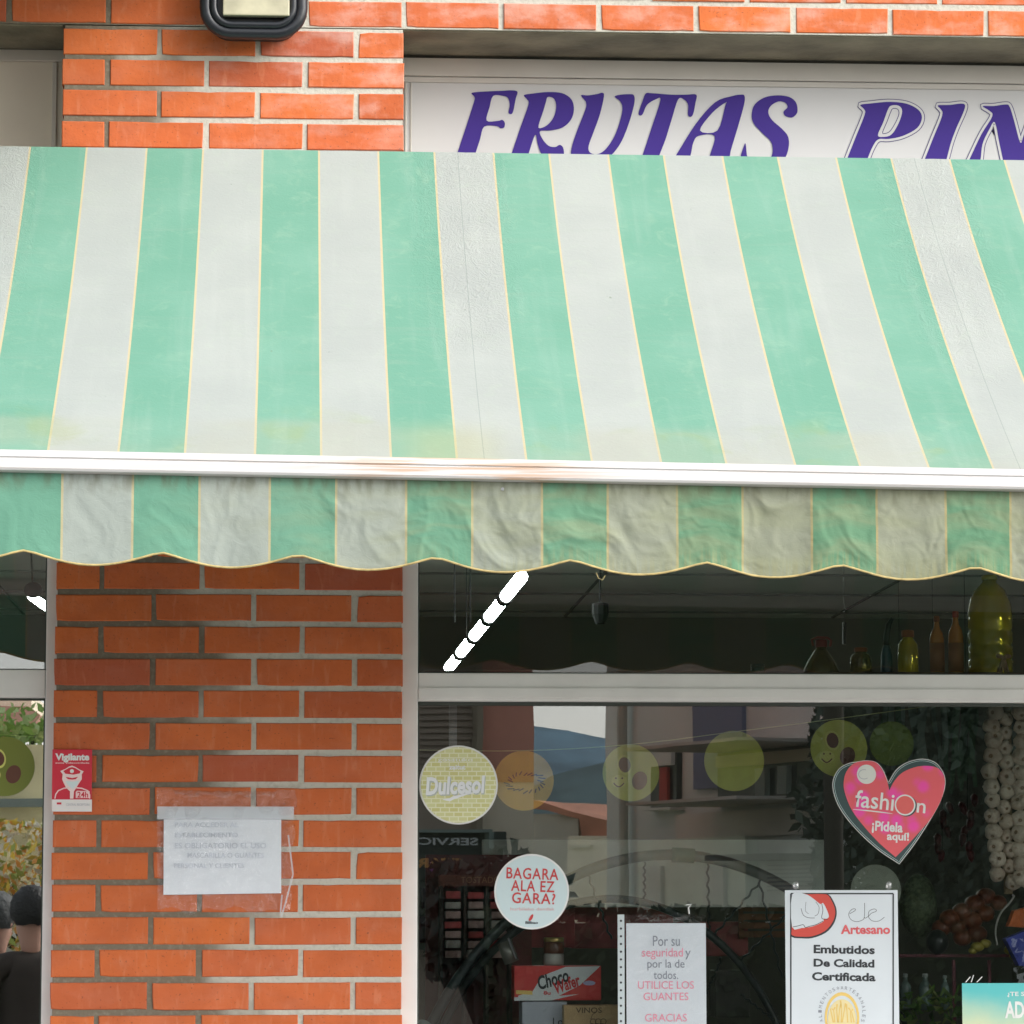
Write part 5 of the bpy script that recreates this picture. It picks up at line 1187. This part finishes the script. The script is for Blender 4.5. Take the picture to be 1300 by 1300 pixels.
# green slope and tiled roof, bench rail and hedge for the left pane
F4 = Facade(-260, 30, 60, 30)
t = thing('tiled_house', F4.pt(F4.L/2, 0, 0), 'house with pink tiled roof reflected at the top of the left window', 'house')
g = MB(); F4.pbox(g, -300, 880, 40, 903, 0, 3); g.done('wall', M_cw, t)
roofpoly(F4, [(-320,905),(-250,898),(40,900),(56,912),(50,922),(20,924),(-320,924)], -.5, 3, mat('pink roof tiles', (.85,.45,.36), .9, noise=.2, nscale=3), t)
g = MB(); F4.box(g, -.5, F4.L-1, 0, F4.uz(0, 925)[1], .1, 3); g.done('wall', mat('pale wall', (.8,.8,.7), .9), t)
def foliage(name, c, rx, ry, rz, n_, size, cols, label, cat, trunk=True, seed=1, group=None):
    rnd = random.Random(seed); t = thing(name, (c[0], c[1], 0), label, cat, group)
    for ci, col in enumerate(cols):
        g = bmesh.new()
        for k in range(n_//len(cols)):
            while True:
                d = Vector((rnd.uniform(-1,1), rnd.uniform(-1,1), rnd.uniform(-1,1)))
                if .25 < d.length < 1: break
            d *= (.8+.25*math.sin(d.x*5+seed)*math.cos(d.z*6))
            p = Vector((c[0]+d.x*rx, c[1]+d.y*ry, c[2]+d.z*rz)); s = size*rnd.uniform(.5, 1.2)
            a = Vector((rnd.uniform(-1,1), rnd.uniform(-1,1), rnd.uniform(-1,1))).normalized(); b_ = a.orthogonal().normalized()
            g.faces.new([g.verts.new(p+a*s), g.verts.new(p+b_*s*.5), g.verts.new(p-a*s), g.verts.new(p-b_*s*.5)])
        me = bpy.data.meshes.new('crown'); g.to_mesh(me); g.free(); link('crown', me, mat(name+' leaf %d %d' % (seed, ci), col, .7), t)
    if trunk:
        g = MB(); g.tube([(c[0], c[1], 0), (c[0]+.05, c[1], c[2]*.4), (c[0], c[1], c[2])], [.16,.13,.05], 8)
        for k in range(4):
            a = k*1.7; g.tube([(c[0], c[1], c[2]*.55), (c[0]+rx*.5*math.cos(a), c[1]+ry*.5*math.sin(a), c[2]+rz*.2)], [.07,.02], 6)
        g.done('trunk', mat('dark bark', (.045,.04,.03), .9, noise=.2), t, True)
    return t
q = M(12, 1100, 22); foliage('autumn_shrub', (q.x-.3, q.y, 1.85), 1.9, .8, .85, 5200, .055, ((.85,.62,.10),(.86,.82,.60),(.42,.50,.12),(.85,.40,.10),(.88,.86,.78)), 'autumn shrub of yellow, orange and pale leaves reflected in the left window', 'shrub', seed=4)
q = M(12, 935, 26); foliage('green_shrub', (q.x-.2, q.y, q.z-.05), 2.2, .8, .42, 1600, .08, ((.28,.45,.12),(.45,.55,.25)), 'green tree crown reflected under the pink roof in the left window', 'tree', seed=6)
t = thing('pale_wall', M(20, 1020, 24), 'pale garden wall with grey rail reflected in the left window', 'wall')
F5 = Facade(-200, 25, 62, 25); g = MB(); F5.box(g, 0, F5.L, 0, F5.uz(20, 945)[1], 0, .3); g.done('wall', mat('pale garden render', (.80,.74,.46), .9, noise=.25, nscale=2), t)
g = MB(); F5.box(g, -.5, F5.L+.8, F5.uz(20, 1026)[1], F5.uz(20, 1015)[1], -.2, -.1); g.done('rail', mat('grey green rail', (.22,.28,.26), .5), t)
# dark trees on the right: the reflection is dark there and the interior shows
q = M(1056, 1000, 15); t = thing('street_tree', (q.x, q.y, 0), 'dark trunk of a street tree reflected left of the heart sticker', 'tree')
g = MB(); g.tube([(q.x-.02, q.y, 0), (q.x, q.y, 1.4), (q.x+.02, q.y, 3.0), (q.x, q.y, 4.6)], [.085,.07,.065,.04], 10)
for k in range(5): a = k*1.3; g.tube([(q.x, q.y, 3.6+k*.15), (q.x+1.2*math.cos(a), q.y+.8*math.sin(a), 4.6+k*.2)], [.035,.012], 6)
g.done('trunk', mat('dark bark'), t, True)
for k, (px, yv, zc_, r) in enumerate(((1140, 17, 2.4, 1.0), (1235, 17.5, 2.2, 1.15), (1330, 17, 2.5, 1.2), (1120, 18.5, 3.7, .9), (1230, 18, 3.8, 1.2), (1340, 18, 3.8, 1.2))):
    q = M(px, 1100, yv)
    foliage('dark_tree', (q.x, q.y, zc_), r*.85, .7, 1.15, 6000, .065, ((.05,.075,.055),(.08,.11,.08)), ('low dark evergreen reflected behind the heart sticker', 'low dark evergreen reflected behind the dried peppers', 'low dark evergreen reflected behind the garlic', 'tall dark evergreen above the heart sticker reflection', 'tall dark evergreen above the leeks reflection', 'tall dark evergreen above the garlic reflection')[k], 'tree', seed=20+k)
# dark conifer mass before the cream wall
q = M(640, 1100, 16); foliage('conifer', (q.x-.15, q.y, 1.55), .75, .5, .62, 2200, .07, ((.02,.035,.025),(.03,.05,.035)), 'dark sloping conifer reflected between the yellow and the blue sticker', 'tree', seed=31)
# dark hedge added to darken the low street reflections so the interior shows
t = thing('hedge', (3.7, -15.5, 0), 'invented dark hedge on the far side, added to darken the low reflections', 'hedge')
g = MB(); 
rnd = random.Random(8)
for k in range(6000):
    p = Vector((rnd.uniform(1.9, 5.6), -15.5+rnd.uniform(-.35,.35), rnd.uniform(.05, 1.66))); a = Vector((rnd.uniform(-1,1), rnd.uniform(-1,1), rnd.uniform(-1,1))).normalized()*.055; b_ = a.orthogonal()*.6
    g.bm.faces.new([g.bm.verts.new(p+a), g.bm.verts.new(p+b_), g.bm.verts.new(p-a), g.bm.verts.new(p-b_)])
g.done('leaves', mat('hedge leaf', (.03,.045,.02), .8), t)
g = MB(); g.box(2.0, 5.5, -15.75, -15.25, .01, 1.55); g.done('core', mat('hedge core', (.015,.02,.01), .9), t)

# ================================================================== PEOPLE (reflected at the left edge)
def skinmesh(name, chain, edges, m, parent, root=0, lv=2):
    me = bpy.data.meshes.new(name); me.from_pydata([c[0] for c in chain], edges, []); o = bpy.data.objects.new(name, me); C.objects.link(o)
    sk = o.modifiers.new('s', 'SKIN'); ss = o.modifiers.new('d', 'SUBSURF'); ss.levels = lv
    for i, c in enumerate(chain):
        r = c[1]; r = r if isinstance(r, tuple) else (r, r)
        me.skin_vertices[0].data[i].radius = r; me.skin_vertices[0].data[i].use_root = (i == root)
    bpy.context.view_layer.update(); dg = bpy.context.evaluated_depsgraph_get(); e = o.evaluated_get(dg); m2 = bpy.data.meshes.new_from_object(e); bpy.data.objects.remove(o)
    m2.name = name; return m2
def person(loc, rz, label, coatc, hairc, mask=False, H=1.70, bent=0):
    t = thing('person', loc, label, 'person'); s = H/1.75
    M_sk = mat('skin', (.50,.28,.20), .5); M_ct = mat('coat %s' % (coatc,), coatc, .8, noise=.15, nscale=30); M_tr = mat('dark trousers', (.03,.03,.04), .8); M_hr = mat('hair %s' % (hairc,), hairc, .6, bump=1, bscale=80); M_so = mat('dark shoes', (.02,.02,.02), .5)
    T = Matrix.Translation(loc) @ Matrix.Rotation(rz, 4, 'Z') @ Matrix.Scale(s, 4)
    def add(nm, ch, ed, m, root=0, lv=2):
        me = skinmesh(nm, ch, ed, m, t, root, lv); me.transform(T); return link(nm, me, m, t, True)
    # coat: torso + sleeves, one surface (faces -y locally = forward)
    ch = [((0,0,.80),(.19,.14)),((0,0,.98),(.17,.125)),((0,0,1.15),(.165,.12)),((0,0,1.32),(.19,.12)),((0,0,1.43),(.12,.09)),((0,0,1.47),(.075,.07))]
    ed = [(0,1),(1,2),(2,3),(3,4),(4,5)]
    for sg in (-1, 1):
        i = len(ch); ch += [((sg*.19,0,1.40),(.075,.075)),((sg*.245,.01,1.15),(.058,.058)),((sg*.20,-.16,1.02),(.047,.047)),((sg*.10,-.27,1.14),(.040,.040))]; ed += [(4,i),(i,i+1),(i+1,i+2),(i+2,i+3)]
    add('coat', ch, ed, M_ct, 0)
    ch = [((0,0,.88),(.15,.12))]; ed = []
    for sg in (-1, 1):
        i = len(ch); ch += [((sg*.09,0,.78),(.09,.095)),((sg*.10,-.01,.47),(.062,.068)),((sg*.10,.01,.10),(.045,.05))]; ed += [(0,i),(i,i+1),(i+1,i+2)]
    add('trousers', ch, ed, M_tr)
    for sg in (-1, 1): add('shoe', [((sg*.10,.03,.05),(.045,.045)),((sg*.10,-.08,.035),(.042,.035)),((sg*.105,-.17,.03),(.03,.025))], [(0,1),(1,2)], M_so, 0, 1)
    # head and neck: one surface with brow, nose, jaw
    ch = [((0,0,1.44),(.05,.05)),((0,-.005,1.53),(.055,.058)),((0,-.01,1.60),(.072,.085)),((0,0,1.68),(.077,.095)),((0,.005,1.75),(.06,.075)),((0,-.105,1.645),(.012,.014)),((0,-.088,1.67),(.012,.02)),((0,-.075,1.565),(.028,.018))]
    ed = [(0,1),(1,2),(2,3),(3,4),(2,7),(3,6),(6,5)]
    add('head', ch, ed, M_sk, 2)
    for sg in (-1, 1):
        g = MB(); g.ell((sg*.031,-.088,1.672), .013, .009, .008, 10, 7); me_o = g.done('eye', mat('eye white', (.7,.7,.68), .2), None, True); me_o.data.transform(T); me_o.data.transform(Matrix.Translation(-Vector(loc))); me_o.parent = t
        g = MB(); g.ell((sg*.080,.005,1.645), .012, .022, .034, 10, 7); me_o = g.done('ear', M_sk, None, True); me_o.data.transform(T); me_o.data.transform(Matrix.Translation(-Vector(loc))); me_o.parent = t
    # hair cap
    bm = bmesh.new(); bmesh.ops.create_icosphere(bm, subdivisions=4, radius=1)
    dele = []
    for v in bm.verts:
        c0 = v.co.copy(); f = 1+.05*math.sin(c0.x*23+c0.z*17)*math.cos(c0.y*19)
        v.co = Vector((c0.x*.106*f, c0.y*.128*f+.012, c0.z*.118*f+1.69))
        if v.co.y < -.05 and v.co.z < 1.69: dele.append(v)
        elif v.co.z < 1.60: dele.append(v)
    bmesh.ops.delete(bm, geom=dele, context='VERTS'); me = bpy.data.meshes.new('hair'); bm.to_mesh(me); bm.free(); me.transform(T); link('hair', me, M_hr, t, True)
    if mask: 
        g = MB(); g.ell((0,-.070,1.605), .062, .050, .048, 14, 9); me_o = g.done('face_mask', mat('pale mask', (.68,.72,.74), .7), None, True); me_o.data.transform(T); me_o.data.transform(Matrix.Translation(-Vector(loc))); me_o.parent = t
    else:
        g = MB(); g.ell((0,-.098,1.598), .024, .008, .006, 10, 5); me_o = g.done('mouth', mat('lips', (.42,.15,.13), .5), None, True); me_o.data.transform(T); me_o.data.transform(Matrix.Translation(-Vector(loc))); me_o.parent = t
    # hands: palm plus five separate curled fingers
    for sg in (-1, 1):
        w = Vector((sg*.10,-.27,1.14)); pc = w+Vector((-sg*.03,-.05,.03))
        ch = [(tuple(w),(.024,.02)),(tuple(w.lerp(pc,.6)),(.032,.016)),(tuple(pc),(.036,.015))]; ed = [(0,1),(1,2)]
        for f in range(4):
            b0 = pc+Vector((-sg*.012,-.010,.028-.019*f)); L = (.030,.034,.032,.025)[f]; i = len(ch)
            ch += [(tuple(b0),(.0085,.0085)),(tuple(b0+Vector((-sg*.6*L,-L*.8,.002))),(.0078,.0078)),(tuple(b0+Vector((-sg*1.5*L,-L*.9,-.002))),(.0068,.0068)),(tuple(b0+Vector((-sg*1.9*L,-L*.3,-.006))),(.0055,.0055))]; ed += [(2,i),(i,i+1),(i+1,i+2),(i+2,i+3)]
        i = len(ch); b0 = w.lerp(pc,.45)+Vector((0,0,.028)); ch += [(tuple(b0),(.011,.011)),(tuple(b0+Vector((-sg*.012,-.022,.018))),(.0095,.0095)),(tuple(b0+Vector((-sg*.026,-.040,.020))),(.0078,.0078))]; ed += [(1,i),(i,i+1),(i+1,i+2)]
        add('hand', ch, ed, M_sk, 0, 1)
    return t
q = M(-4, 1160, 9.3); person((q.x, q.y, 0), .35, 'person with grey hair in a dark brown coat reflected at the left edge', (.02,.012,.010), (.05,.055,.055), H=1.68)
q = M(39, 1160, 8.6); person((q.x, q.y, 0), -.35, 'person with black hair in a dark brown coat reflected beside the left stile', (.025,.016,.012), (.006,.006,.007), False, H=1.70)
